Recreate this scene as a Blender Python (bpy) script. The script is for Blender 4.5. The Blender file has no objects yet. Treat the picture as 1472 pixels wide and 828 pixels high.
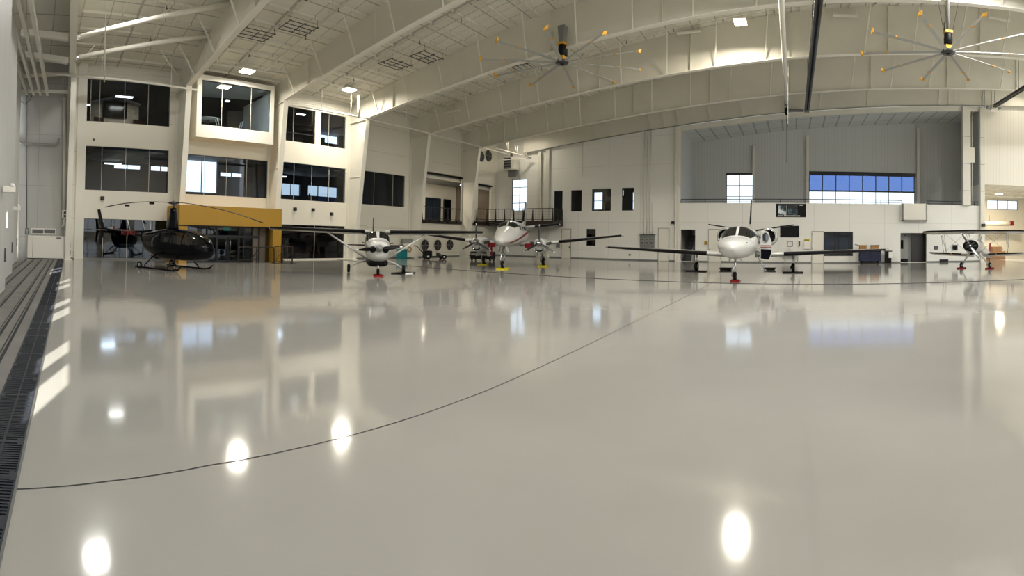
import bpy, bmesh, math, random
from mathutils import Vector, Matrix
random.seed(7)
PI = math.pi
scene = bpy.context.scene
COL = scene.collection

# ------------------------------------------------------------------ camera model
F, X0, C0, TA, TB, HC = 700.0, 40.9, 327.0, -.005, .0253, 2.0
IMW, IMH = 1472, 828
_ca, _sa, _cb, _sb = math.cos(TA), math.sin(TA), math.cos(TB), math.sin(TB)
ROT = Matrix(((_cb, 0, _sb), (0, 1, 0), (-_sb, 0, _cb))) @ Matrix(((1, 0, 0), (0, _ca, _sa), (0, -_sa, _ca)))
EYE = Vector((0, 0, HC))
YO, XF = 29.6, 42.1            # office wall plane, far wall plane

def ray(px, py):
    t = (px - X0) / F
    return ROT.transposed() @ Vector((math.sin(t), math.cos(t), (C0 - py) / F))
def on(i, v, px, py):
    d = ray(px, py); return EYE + d * ((v - EYE[i]) / d[i])
def oY(px, py, v=YO): return on(1, v, px, py)
def oX(px, py, v=XF): return on(0, v, px, py)
def oZ(px, py, v=0.0): return on(2, v, px, py)

cam = bpy.data.cameras.new('camera')
cam_o = bpy.data.objects.new('camera', cam)
COL.objects.link(cam_o)
cam.type = 'PANO'
cam.panorama_type = 'CENTRAL_CYLINDRICAL'
cam.central_cylindrical_range_u_min = -X0 / F
cam.central_cylindrical_range_u_max = (IMW - X0) / F
cam.central_cylindrical_range_v_min = -(IMH - C0) / F
cam.central_cylindrical_range_v_max = C0 / F
cam.central_cylindrical_radius = 1
cam.clip_start = .05; cam.clip_end = 500
cam_o.matrix_world = Matrix.Translation(EYE) @ (ROT.transposed() @ Matrix(((1, 0, 0), (0, 0, -1), (0, 1, 0)))).to_4x4()
scene.camera = cam_o

# ------------------------------------------------------------------ materials
MATS = {}
def srgb(c):
    return tuple(((x / 255) / 12.92 if x / 255 <= .04045 else ((x / 255 + .055) / 1.055) ** 2.4) for x in c)
def mat(name, c, rough=.5, metal=0., bump=0., bscale=8., var=0., vscale=3., coat=0., spec=.5, emit=None, es=0.):
    m = bpy.data.materials.new(name); m.use_nodes = True
    nt = m.node_tree; n = nt.nodes; l = nt.links
    b = n['Principled BSDF']
    col = srgb(c)
    b.inputs['Base Color'].default_value = (*col, 1)
    b.inputs['Roughness'].default_value = rough
    b.inputs['Metallic'].default_value = metal
    b.inputs['Coat Weight'].default_value = coat
    b.inputs['Coat Roughness'].default_value = .08
    b.inputs['Specular IOR Level'].default_value = spec
    if emit:
        b.inputs['Emission Color'].default_value = (*emit, 1); b.inputs['Emission Strength'].default_value = es
    if var or bump:
        tc = n.new('ShaderNodeTexCoord')
    if var:
        nz = n.new('ShaderNodeTexNoise'); nz.inputs['Scale'].default_value = vscale; nz.inputs['Detail'].default_value = 3
        l.new(tc.outputs['Object'], nz.inputs['Vector'])
        r = n.new('ShaderNodeValToRGB')
        r.color_ramp.elements[0].position = .3; r.color_ramp.elements[1].position = .7
        r.color_ramp.elements[0].color = (*[x * (1 - var) for x in col], 1)
        r.color_ramp.elements[1].color = (*[min(1, x * (1 + var)) for x in col], 1)
        l.new(nz.outputs['Fac'], r.inputs['Fac']); l.new(r.outputs['Color'], b.inputs['Base Color'])
    if bump:
        nz = n.new('ShaderNodeTexNoise'); nz.inputs['Scale'].default_value = bscale
        l.new(tc.outputs['Object'], nz.inputs['Vector'])
        bp = n.new('ShaderNodeBump'); bp.inputs['Strength'].default_value = bump; bp.inputs['Distance'].default_value = .02
        l.new(nz.outputs['Fac'], bp.inputs['Height']); l.new(bp.outputs['Normal'], b.inputs['Normal'])
    MATS[name] = m
    return m

def panel_mat(name, c, rough, axis, pitch, groove, depth, var=.02, seams=()):
    """painted sheet with real ribs / joints every `pitch` metres along `axis` (world), plus seam lines at heights"""
    m = mat(name, c, rough)
    nt = m.node_tree; n = nt.nodes; l = nt.links; b = n['Principled BSDF']
    g = n.new('ShaderNodeNewGeometry'); s = n.new('ShaderNodeSeparateXYZ'); l.new(g.outputs['Position'], s.inputs[0])
    def math_(op, a, bv=None, c_=None):
        q = n.new('ShaderNodeMath'); q.operation = op
        for i, v in enumerate((a, bv, c_)):
            if v is None: continue
            if hasattr(v, 'is_linked') or hasattr(v, 'links'): l.new(v, q.inputs[i])
            else: q.inputs[i].default_value = v
        return q.outputs[0]
    tot = None
    for ax, p, gr in ((axis, pitch, groove),) + tuple(seams):
        o = s.outputs['XYZ'.index(ax)]
        f = math_('FRACT', math_('DIVIDE', math_('ADD', o, 1000.0), p))
        d = math_('LESS_THAN', f, gr / p)
        tot = d if tot is None else math_('MAXIMUM', tot, d)
    mx = n.new('ShaderNodeMixRGB'); l.new(tot, mx.inputs[0])
    col = srgb(c)
    mx.inputs[1].default_value = (*col, 1); mx.inputs[2].default_value = (*[x * depth for x in col], 1)
    nz = n.new('ShaderNodeTexNoise'); nz.inputs['Scale'].default_value = .35; nz.inputs['Detail'].default_value = 4
    l.new(g.outputs['Position'], nz.inputs['Vector'])
    mr = n.new('ShaderNodeMapRange'); l.new(nz.outputs['Fac'], mr.inputs[0])
    mr.inputs[3].default_value = 1 - var; mr.inputs[4].default_value = 1 + var
    m2 = n.new('ShaderNodeMixRGB'); m2.blend_type = 'MULTIPLY'; m2.inputs[0].default_value = 1
    l.new(mx.outputs[0], m2.inputs[1]); l.new(mr.outputs[0], m2.inputs[2]); l.new(m2.outputs[0], b.inputs['Base Color'])
    return m

def glass_mat(name, tint, refl=.12, rough=.0):
    m = bpy.data.materials.new(name); m.use_nodes = True
    nt = m.node_tree; n = nt.nodes; l = nt.links; n.clear()
    o = n.new('ShaderNodeOutputMaterial'); mx = n.new('ShaderNodeMixShader')
    t = n.new('ShaderNodeBsdfTransparent'); t.inputs[0].default_value = (*tint, 1)
    g = n.new('ShaderNodeBsdfGlossy'); g.inputs['Roughness'].default_value = rough
    lw = n.new('ShaderNodeLayerWeight'); lw.inputs[0].default_value = .5
    fr = n.new('ShaderNodeMath'); fr.operation = 'POWER'; fr.inputs[1].default_value = 4.5; l.new(lw.outputs['Facing'], fr.inputs[0])
    ad = n.new('ShaderNodeMath'); ad.operation = 'ADD'; ad.inputs[1].default_value = refl + .04; ad.use_clamp = True
    l.new(fr.outputs[0], ad.inputs[0]); l.new(ad.outputs[0], mx.inputs[0])
    l.new(t.outputs[0], mx.inputs[1]); l.new(g.outputs[0], mx.inputs[2]); l.new(mx.outputs[0], o.inputs[0])
    MATS[name] = m
    return m

W_ = (222, 214, 196)
panel_mat('office_wall', (232, 227, 212), .6, 'Z', 2.05, .03, .72)
panel_mat('far_wall', (238, 237, 230), .55, 'Z', 2.62, .025, .78, seams=(('Y', 3.1, .03),))
panel_mat('alcove_wall', (205, 206, 203), .6, 'Y', .3, .035, .86)
panel_mat('siding', (234, 229, 216), .6, 'Y', .3, .035, .86)
panel_mat('pocket_wall', (178, 176, 170), .6, 'X', 1.45, .03, .75, seams=(('Z', 3.1, .03),))
panel_mat('door_panel', (188, 188, 186), .55, 'Y', .9, .03, .8)
panel_mat('ribbed_upper', (222, 219, 208), .6, 'Z', .3, .03, .8)
panel_mat('roof_deck', (228, 225, 212), .8, 'Y', 1.52, .09, .62, .08, seams=(('X', 1.4, .05), ('X', 6.98, .12)))
panel_mat('alcove_roof', (222, 223, 218), .8, 'Y', 1.3, .14, .6, .04, seams=(('X', 2.4, .08),))
mat('steel_white', (228, 225, 213), .5, bump=.05, bscale=3, var=.03, vscale=.6)
mat('girder_white', (222, 218, 204), .55, bump=.05, bscale=2, var=.05, vscale=.35)
mat('trim_white', (238, 234, 222), .5)
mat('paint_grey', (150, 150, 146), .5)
mat('dark_frame', (26, 29, 34), .35)
mat('rail_dark', (42, 32, 28), .45)
mat('black', (9, 9, 10), .5, spec=.2)
mat('rubber', (12, 12, 13), .8, spec=.2)
mat('boot', (10, 10, 12), .5, spec=.2)
mat('blade_grey', (172, 172, 168), .4, metal=.2)
mat('aluminium', (190, 192, 194), .22, metal=1)
mat('chrome', (215, 215, 218), .08, metal=1)
mat('steel_dark', (82, 82, 84), .35, metal=.8)
mat('ac_white', (200, 200, 195), .25, coat=.4)
mat('ac_cream', (208, 206, 198), .25, coat=.4)
mat('ac_shadow_grey', (150, 152, 150), .35)
mat('navy', (3, 4, 11), .12, spec=.15)
mat('stripe_red', (118, 8, 20), .4, spec=.3)
mat('red', (118, 16, 16), .6, spec=.2)
mat('yellow', (188, 172, 12), .6, spec=.2)
mat('fan_yellow', (214, 158, 28), .5)
mat('ochre', (176, 134, 34), .55, var=.03, vscale=.4)
mat('teal', (10, 122, 128), .5)
mat('wood', (168, 118, 62), .6, var=.12, vscale=5)
mat('cardboard', (166, 124, 84), .8, var=.05)
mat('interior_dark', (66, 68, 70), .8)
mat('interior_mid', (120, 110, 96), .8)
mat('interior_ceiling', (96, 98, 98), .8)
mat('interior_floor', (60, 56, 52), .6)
mat('red_brown', (100, 42, 36), .7)
mat('stone', (150, 140, 122), .9, bump=.8, bscale=9, var=.3, vscale=4)
mat('screen', (5, 6, 8), .15, spec=.25)
mat('concrete', (108, 106, 102), .7, bump=.3, bscale=12, var=.15, vscale=1.2)
mat('drain_iron', (36, 40, 48), .45, metal=.3)
mat('groove', (30, 30, 32), .8)
mat('rail_steel', (120, 120, 118), .4, metal=.7)
mat('canvas_blue', (26, 34, 66), .6)
mat('lamp_glow', (255, 250, 235), .4, emit=(1, .93, .78), es=16)
mat('reflection_grey', (128, 132, 146), .6)
mat('strip_glow', (255, 250, 240), .4, emit=(1, .96, .9), es=9)
mat('exit_green', (30, 120, 80), .4, emit=(.05, .55, .3), es=.5)
mat('grille', (120, 122, 120), .5)
mat('grille_dark', (58, 58, 58), .6)
mat('fan_dark', (40, 38, 36), .5)
mat('seat_tan', (120, 104, 84), .7)
mat('paper', (236, 236, 232), .7)
mat('bottle_green', (20, 60, 40), .4)
glass_mat('window_glass', (.40, .43, .44), .02)
glass_mat('office_glass', (.38, .45, .53), .01)
glass_mat('ground_glass', (.15, .21, .27), .01)
glass_mat('blue_glass', (.042, .075, .18), .02)
glass_mat('clear_glass', (.93, .95, .96), .0)
glass_mat('ac_glass', (.10, .105, .11), .05)
glass_mat('heli_glass', (.35, .35, .36), .02)

def floor_material():
    m = mat('epoxy', (186, 182, 170), .1)
    nt = m.node_tree; n = nt.nodes; l = nt.links; b = n['Principled BSDF']
    tc = n.new('ShaderNodeNewGeometry')
    nz = n.new('ShaderNodeTexNoise'); nz.inputs['Scale'].default_value = .28; nz.inputs['Detail'].default_value = 5
    l.new(tc.outputs['Position'], nz.inputs['Vector'])
    r = n.new('ShaderNodeValToRGB'); r.color_ramp.elements[0].position = .3; r.color_ramp.elements[1].position = .72
    r.color_ramp.elements[0].color = (*srgb((143, 141, 134)), 1); r.color_ramp.elements[1].color = (*srgb((152, 150, 143)), 1)
    l.new(nz.outputs['Fac'], r.inputs[0]); l.new(r.outputs[0], b.inputs['Base Color'])
    n2 = n.new('ShaderNodeTexNoise'); n2.inputs['Scale'].default_value = 1.6; n2.inputs['Detail'].default_value = 6
    l.new(tc.outputs['Position'], n2.inputs['Vector'])
    mr = n.new('ShaderNodeMapRange'); mr.inputs[3].default_value = .05; mr.inputs[4].default_value = .12
    l.new(n2.outputs['Fac'], mr.inputs[0]); l.new(mr.outputs[0], b.inputs['Roughness'])
    n3 = n.new('ShaderNodeTexNoise'); n3.inputs['Scale'].default_value = 2.2; n3.inputs['Detail'].default_value = 2
    l.new(tc.outputs['Position'], n3.inputs['Vector'])
    bp = n.new('ShaderNodeBump'); bp.inputs['Strength'].default_value = .12; bp.inputs['Distance'].default_value = .004
    l.new(n3.outputs['Fac'], bp.inputs['Height']); l.new(bp.outputs['Normal'], b.inputs['Normal'])
    b.inputs['IOR'].default_value = 1.55
floor_material()

# ------------------------------------------------------------------ object helpers
WM = {}                                   # world matrices of the empties we build
def tag(o, label=None, cat=None, group=None, kind=None):
    if label: o['label'] = label
    if cat: o['category'] = cat
    if group: o['group'] = group
    if kind: o['kind'] = kind
    return o
def thing(name, loc=(0, 0, 0), rz=0., label=None, cat=None, group=None, kind=None, scale=1.):
    o = bpy.data.objects.new(name, None); COL.objects.link(o)
    o.empty_display_size = .2
    o.location = loc; o.rotation_euler = (0, 0, rz); o.scale = (scale,) * 3
    WM[o] = Matrix.Translation(Vector(loc)) @ Matrix.Rotation(rz, 4, 'Z') @ Matrix.Scale(scale, 4)
    return tag(o, label, cat, group, kind)

def superpt(hw, ht, hb, p, a):
    c, s = math.cos(a), math.sin(a)
    y = hw * math.copysign(abs(c) ** (2 / p), c)
    z = (ht if s >= 0 else hb) * math.copysign(abs(s) ** (2 / p), s)
    return y, z

class Body:
    """loft through sections (x, yc, zc, half width, top, bottom, power); a: 0 = left side, pi/2 = top"""
    def __init__(self, secs): self.s = sorted(secs)
    def at(self, x):
        s = self.s
        if x <= s[0][0]: return s[0][1:]
        if x >= s[-1][0]: return s[-1][1:]
        i = max(k for k in range(len(s) - 1) if s[k][0] <= x)
        p0, p1, p2, p3 = s[max(i - 1, 0)], s[i], s[i + 1], s[min(i + 2, len(s) - 1)]
        h = p2[0] - p1[0]; t = (x - p1[0]) / h; out = []
        for k in range(1, 7):
            d = (p2[k] - p1[k]) / h
            m1 = (p2[k] - p0[k]) / (p2[0] - p0[0]) if p2[0] != p0[0] else d
            m2 = (p3[k] - p1[k]) / (p3[0] - p1[0]) if p3[0] != p1[0] else d
            if i == 0: m1 = d if k in (1, 2, 6) else d * 1.6
            if i == len(s) - 2: m2 = d if k in (1, 2, 6) else d * 1.6
            v = ((2*t**3 - 3*t*t + 1) * p1[k] + (t**3 - 2*t*t + t) * h * m1 + (-2*t**3 + 3*t*t) * p2[k] + (t**3 - t*t) * h * m2)
            out.append(max(v, .002) if k in (3, 4, 5) else v)
        return out
    def pt(self, x, a, off=0.):
        yc, zc, hw, ht, hb, p = self.at(x)
        y, z = superpt(hw + off, ht + off, hb + off, max(p, 1.5), a)
        return Vector((x, yc + y, zc + z))
    def mesh(self, mb, n=36, m=44, cap=True, x0=None, x1=None, skip=None):
        a0 = self.s[0][0] if x0 is None else x0; a1 = self.s[-1][0] if x1 is None else x1
        rings = []
        for i in range(m + 1):
            u = i / m; u = .5 - .5 * math.cos(PI * u) if cap else u
            x = a0 + (a1 - a0) * u
            rings.append([self.pt(x, 2 * PI * k / n) for k in range(n)])
        if not skip: return mb.rings(rings, cap)
        b = len(mb.v)
        for r in rings: mb.v += r
        for i in range(m):
            for j in range(n):
                x = (rings[i][0].x + rings[i+1][0].x) / 2
                if skip(x, (j + .5) * 360 / n): continue
                mb.f.append((b+i*n+j, b+i*n+(j+1) % n, b+(i+1)*n+(j+1) % n, b+(i+1)*n+j)); mb.sm.append(True)
    def patch(self, mb, x0, x1, alo, ahi, off=.012, nu=14, nv=10):
        """surface patch; alo/ahi numbers or functions of u in 0..1"""
        fa = alo if callable(alo) else (lambda u: alo); fb = ahi if callable(ahi) else (lambda u: ahi)
        rows = []
        for i in range(nu + 1):
            u = i / nu; x = x0 + (x1 - x0) * u
            rows.append([self.pt(x, fa(u) + (fb(u) - fa(u)) * j / nv, off) for j in range(nv + 1)])
        mb.gridpts(rows)

NOSPLIT = {'lettering', 'small_lettering', 'registration', 'wire_infill', 'grate', 'frame', 'treads', 'case', 'motor', 'rotor_hub', 'panel', 'infill', 'section_joint', 'fuselage', 'hub', 'tail_fin', 'landing_gear_leg', 'bracing_wire', 'cowl_inlet', 'window_ring', 'opening', 'drag_brace', 'base_plate', 'trough'}
class MB:
    def __init__(self): self.v = []; self.f = []; self.sm = []
    def add(self, vs, fs, smooth=False):
        b = len(self.v); self.v += [Vector(p) for p in vs]; self.f += [tuple(i + b for i in q) for q in fs]
        self.sm += [smooth] * len(fs); return self
    def box(self, lo, hi, M=None):
        (a, b, c), (d, e, f) = lo, hi
        vs = [Vector(p) for p in ((a, b, c), (d, b, c), (d, e, c), (a, e, c), (a, b, f), (d, b, f), (d, e, f), (a, e, f))]
        if M: vs = [M @ p for p in vs]
        return self.add(vs, [(0, 3, 2, 1), (4, 5, 6, 7), (0, 1, 5, 4), (1, 2, 6, 5), (2, 3, 7, 6), (3, 0, 4, 7)])
    def bar(self, p, q, w, h=None, up=(0, 0, 1)):
        """rectangular bar from p to q"""
        p, q = Vector(p), Vector(q); h = h or w
        d = (q - p).normalized(); u = Vector(up)
        if abs(d.dot(u)) > .98: u = Vector((1, 0, 0))
        s = d.cross(u).normalized() * w / 2; t = s.cross(d).normalized() * h / 2
        vs = [p - s - t, p + s - t, p + s + t, p - s + t, q - s - t, q + s - t, q + s + t, q - s + t]
        return self.add(vs, [(0, 3, 2, 1), (4, 5, 6, 7), (0, 1, 5, 4), (1, 2, 6, 5), (2, 3, 7, 6), (3, 0, 4, 7)])
    def rings(self, rings, cap=True, smooth=True, closed=True):
        n = len(rings[0]); b = len(self.v)
        for r in rings: self.v += [Vector(p) for p in r]
        k = 0
        for i in range(len(rings) - 1):
            for j in range(n if closed else n - 1):
                self.f.append((b + i*n + j, b + i*n + (j+1) % n, b + (i+1)*n + (j+1) % n, b + (i+1)*n + j)); self.sm.append(smooth)
        if cap:
            self.f.append(tuple(b + j for j in reversed(range(n)))); self.sm.append(False)
            self.f.append(tuple(b + (len(rings)-1)*n + j for j in range(n))); self.sm.append(False)
        return self
    def gridpts(self, rows, smooth=True): return self.rings(rows, False, smooth, False)
    def tube(self, pts, r, n=10, cap=True):
        pts = [Vector(p) for p in pts]; rs = r if isinstance(r, (list, tuple)) else [r] * len(pts)
        rings = []; ref = None
        for i, p in enumerate(pts):
            d = ((pts[min(i+1, len(pts)-1)] - p).normalized() + (p - pts[max(i-1, 0)]).normalized())
            d = d.normalized() if d.length > 1e-6 else Vector((0, 0, 1))
            if ref is None: ref = Vector((0, 0, 1)) if abs(d.z) < .9 else Vector((1, 0, 0))
            s = d.cross(ref).normalized(); t = s.cross(d).normalized(); ref = t
            rings.append([p + (s * math.cos(2*PI*k/n) + t * math.sin(2*PI*k/n)) * rs[i] for k in range(n)])
        return self.rings(rings, cap)
    def lathe(self, prof, c, axis=(0, 0, 1), n=24, cap=False):
        """prof: (radius, height along axis)"""
        ax = Vector(axis).normalized(); ref = Vector((0, 0, 1)) if abs(ax.z) < .9 else Vector((1, 0, 0))
        s = ax.cross(ref).normalized(); t = s.cross(ax).normalized(); c = Vector(c)
        rings = [[c + ax * h + (s * math.cos(2*PI*k/n) + t * math.sin(2*PI*k/n)) * max(r, .0005) for k in range(n)] for r, h in prof]
        return self.rings(rings, cap)
    def ball(self, c, r, n=14, m=9, sc=(1, 1, 1)):
        c = Vector(c); rings = []
        for i in range(m + 1):
            a = -PI/2 + PI * i / m; rr = max(math.cos(a), .002)
            rings.append([c + Vector((math.cos(2*PI*k/n)*rr*sc[0], math.sin(2*PI*k/n)*rr*sc[1], math.sin(a)*sc[2])) * r for k in range(n)])
        return self.rings(rings, True)
    def prism(self, poly, off):
        """poly: 3-D points, extruded by vector off"""
        n = len(poly); o = Vector(off); vs = [Vector(p) for p in poly] + [Vector(p) + o for p in poly]
        return self.add(vs, [tuple(reversed(range(n))), tuple(range(n, 2*n))] + [(i, (i+1) % n, n+(i+1) % n, n+i) for i in range(n)])
    def wing(self, st, n=12, x0=0., x1=1., grow=0., pitch=0.):
        """st: stations (span point LE x,y,z, chord, thickness, up vector); chord runs to -x"""
        rings = []
        for (le, ch, th, up) in st:
            le = Vector(le); up = Vector(up).normalized(); pts = []
            def half(sg, seq):
                for x in seq:
                    t = 5 * th * (.2969*math.sqrt(x) - .126*x - .3516*x*x + .2843*x**3 - .1015*x**4)
                    pts.append(le + Vector((-x*ch + (grow if x < .01 else 0), 0, -x*ch*pitch)) + up * (sg * (t * ch + grow)))
            xs = [x0 + (x1 - x0) * (i / n) ** 1.8 for i in range(n + 1)]
            half(1, reversed(xs)); half(-1, xs[1:])
            rings.append(pts)
        return self.rings(rings, True)
    def islands(self):
        par = list(range(len(self.v)))
        def find(a):
            while par[a] != a: par[a] = par[par[a]]; a = par[a]
            return a
        for f in self.f:
            r = find(f[0])
            for i in f[1:]: par[find(i)] = r
        gr = {}
        for k, f in enumerate(self.f): gr.setdefault(find(f[0]), []).append(k)
        out = []
        for fs in gr.values():
            m = MB(); ix = {}
            for k in fs:
                for i in self.f[k]:
                    if i not in ix: ix[i] = len(m.v); m.v.append(self.v[i])
                m.f.append(tuple(ix[i] for i in self.f[k])); m.sm.append(self.sm[k])
            out.append(m)
        return out
    def build(self, name, m, parent=None, local=True, label=None, cat=None, group=None, kind=None, bevel=0.):
        if parent is not None and parent.type == 'EMPTY' and name not in NOSPLIT:
            isl = self.islands()
            if 1 < len(isl) <= 60:
                return [q.build1(name, m, parent, local, label, cat, group, kind, bevel) for q in isl][0]
        return self.build1(name, m, parent, local, label, cat, group, kind, bevel)
    def build1(self, name, m, parent=None, local=True, label=None, cat=None, group=None, kind=None, bevel=0.):
        me = bpy.data.meshes.new(name)
        vs = self.v
        if parent is not None and not local:
            inv = WM[parent].inverted(); vs = [inv @ p for p in vs]
        loc = None
        if parent is None and vs:
            lo = Vector((min(p.x for p in vs), min(p.y for p in vs), min(p.z for p in vs)))
            hi = Vector((max(p.x for p in vs), max(p.y for p in vs), 0))
            loc = Vector(((lo.x + hi.x) / 2, (lo.y + hi.y) / 2, lo.z)); vs = [p - loc for p in vs]
        me.from_pydata([tuple(p) for p in vs], [], self.f)
        me.polygons.foreach_set('use_smooth', self.sm)
        me.materials.append(MATS[m]); me.update()
        bm = bmesh.new(); bm.from_mesh(me); bmesh.ops.recalc_face_normals(bm, faces=bm.faces); bm.to_mesh(me); bm.free()
        o = bpy.data.objects.new(name, me); COL.objects.link(o)
        if loc: o.location = loc
        if parent is not None: o.parent = parent
        WM[o] = WM[parent] if parent is not None else Matrix.Translation(loc) if loc else Matrix()
        if bevel:
            b = o.modifiers.new('bevel', 'BEVEL'); b.width = bevel; b.segments = 2; b.limit_method = 'ANGLE'
        return tag(o, label, cat, group, kind)

def text_mesh(mb, s, origin, xdir, zdir, size, depth=.004, shear=0.):
    """writing laid on a surface"""
    cu = bpy.data.curves.new('writing', 'FONT'); cu.body = s; cu.size = size; cu.extrude = depth; cu.align_x = 'CENTER'; cu.align_y = 'CENTER'; cu.offset = size * .02
    o = bpy.data.objects.new('writing', cu)
    me = o.to_mesh()
    X = Vector(xdir).normalized(); Z = Vector(zdir).normalized(); N = X.cross(Z)
    vs = [Vector(origin) + X * v.co.x + Z * v.co.y + N * v.co.z for v in me.vertices]
    mb.add(vs, [tuple(p.vertices) for p in me.polygons])
    o.to_mesh_clear(); bpy.data.objects.remove(o); bpy.data.curves.remove(cu)

SIDE = {'wall_pocket': 'wall_front', 'wall_office': 'wall_front', 'wall_eave': 'wall_front', 'wall_bay_box': 'wall_front', 'wall_portal': 'wall_front', 'wall_portal_return': 'wall_front',
        'wall_office_back': 'wall_front', 'wall_loggia': 'wall_front', 'wall_far': 'wall_right', 'baseboard_far': 'baseboard_right', 'baseboard_office': 'baseboard_front', 'wall_left_outer': 'wall_left', 'wall_back': 'wall_back', 'wall_left': 'wall_left'}
def S(name, mb, m, parent=None, label=None):
    if parent is None:
        if name.startswith('wall_'): name = SIDE.get(name, 'wall_right')
        elif name.startswith('ceiling'): name = 'ceiling'
        elif name.startswith('floor'): name = 'floor'
        elif name.startswith('baseboard'): name = SIDE[name]
    return mb.build(name, m, parent, local=False, label=label, kind=None if parent else 'structure')

def wall_mesh(axis, c, thick, u0, u1, v0, v1, holes, top=None):
    """wall in plane axis=c; u is the other horizontal axis, v is z; top: function u -> z of sloped top"""
    us = sorted({u0, u1, *[h[0] for h in holes], *[h[1] for h in holes]}); us = [u for u in us if u0 <= u <= u1]
    if top:
        k = 8; us = sorted(set(us + [u0 + (u1 - u0) * i / k for i in range(k + 1)]))
    vs = sorted({v0, v1, *[h[2] for h in holes], *[h[3] for h in holes]}); vs = [v for v in vs if v0 <= v <= v1]
    P = (lambda u, v, d: (c + d, u, v)) if axis == 0 else (lambda u, v, d: (u, c + d, v))
    mb = MB()
    inh = lambda u, v: any(h[0] < u < h[1] and h[2] < v < h[3] for h in holes)
    Z = lambda u, v: (top(u) if (top and v == v1) else v)
    for i in range(len(us) - 1):
        for j in range(len(vs) - 1):
            if inh((us[i] + us[i+1]) / 2, (vs[j] + vs[j+1]) / 2): continue
            a, b, z0, z1 = us[i], us[i+1], vs[j], vs[j+1]
            for d in (0, thick):
                mb.add([P(a, Z(a, z0), d), P(b, Z(b, z0), d), P(b, Z(b, z1), d), P(a, Z(a, z1), d)], [(0, 1, 2, 3)])
    for a, b, z0, z1 in holes:
        q = [(a, z0), (b, z0), (b, z1), (a, z1)]
        for i in range(4):
            (x, y), (x2, y2) = q[i], q[(i+1) % 4]
            mb.add([P(x, y, 0), P(x2, y2, 0), P(x2, y2, thick), P(x, y, thick)], [(0, 1, 2, 3)])
    return mb
def strip_nodes(mb):  # leave normals to recalc
    return mb
# ================================================================== BUILDING
def zb(y): return 13.35 - (.1 if y > 0 else .085) * y        # underside of the girders
def zr(y): return 16.0 - (.138 if y > 0 else .115) * y       # roof deck
YB = -34.0                                                    # wall behind, out of the photo
# ---- floor
mb = MB(); mb.box((-1.2, YB, -.3), (60, 30.2, 0)); S('floor', mb, 'epoxy')
mb = MB(); mb.box((-6, YB, -.3), (-1.2, 32, 0)); S('floor', mb, 'concrete')
def edge(y): return -.36 + .088 * y
def strip(y0, y1, o0, o1, z, name, m, kind=True, label=None):
    mb = MB()
    vs = [(edge(y0)+o0, y0, 0), (edge(y0)+o1, y0, 0), (edge(y1)+o1, y1, 0), (edge(y1)+o0, y1, 0)]
    mb.prism(vs, (0, 0, z)); return S(name, mb, m)
strip(YB + .1, 29.5, -4.0, -.42, .004, 'floor', 'concrete')
strip(YB + .1, 29.5, -.03, .0, .012, 'trim_1', 'rail_steel')
# floor joints
def polyline_strip(pts, w, name, m, z=.003):
    mb = MB(); rows = []
    for i, p in enumerate(pts):
        q0, q1 = Vector(pts[max(i-1, 0)]), Vector(pts[min(i+1, len(pts)-1)])
        d = (q1 - q0).normalized(); s = Vector((-d.y, d.x)) * w / 2
        rows.append([(p[0]-s.x, p[1]-s.y, z), (p[0]+s.x, p[1]+s.y, z)])
    mb.gridpts(rows, False); return S(name, mb, m)
polyline_strip([(-.04, 3.67), (.68, 3.77), (1.55, 3.84), (2.4, 3.82), (3.29, 3.77), (3.9, 3.74), (5.14, 3.7), (7.09, 3.71), (10.56, 3.73), (17.8, 3.68), (21.9, 3.68)], .014, 'trim_2', 'groove')
polyline_strip([(21.6, 29.3), (21.9, 18), (22.1, 6), (22.0, 0), (21.85, -11), (21.8, -33)], .3, 'trim_3', 'groove')
# ---- trench drain: two rows of cast grates in sections
t = thing('trench_drain', (.5, 8, 0), 0, 'long black cast iron trench drain along the hangar door tracks', 'drain')
mb = MB()
for a, b in ((-.41, -.395), (-.22, -.20), (-.035, -.02)):
    mb.prism([(edge(1)+a, 1, 0), (edge(1)+b, 1, 0), (edge(29.3)+b, 29.3, 0), (edge(29.3)+a, 29.3, 0)], (0, 0, .014))
mb.build('frame', 'drain_iron', t, False)
mb = MB(); mb.prism([(edge(1)-.42, 1, 0), (edge(1)-.02, 1, 0), (edge(29.3)-.02, 29.3, 0), (edge(29.3)-.42, 29.3, 0)], (0, 0, .005)); mb.build('channel', 'black', t, False)
mb = MB(); y = 2.2
while y < 29.2:
    for a, b in ((-.395, -.22), (-.20, -.035)):
        mb.box((edge(y)+a, y, .004), (edge(y)+b, y + .022, .0125))
    y += .042 if y < 12 else .09
mb.build('grate', 'drain_iron', t, False)
mb = MB(); y = 2.6
while y < 29:
    mb.box((edge(y)-.41, y, .006), (edge(y)-.02, y + .035, .016))
    for a in (-.39, -.06): mb.box((edge(y)+a-.02, y - .05, .006), (edge(y)+a+.03, y + .09, .0165))
    y += .61
tag(mb.build('section_joint', 'drain_iron', t, False), kind='stuff')
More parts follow.
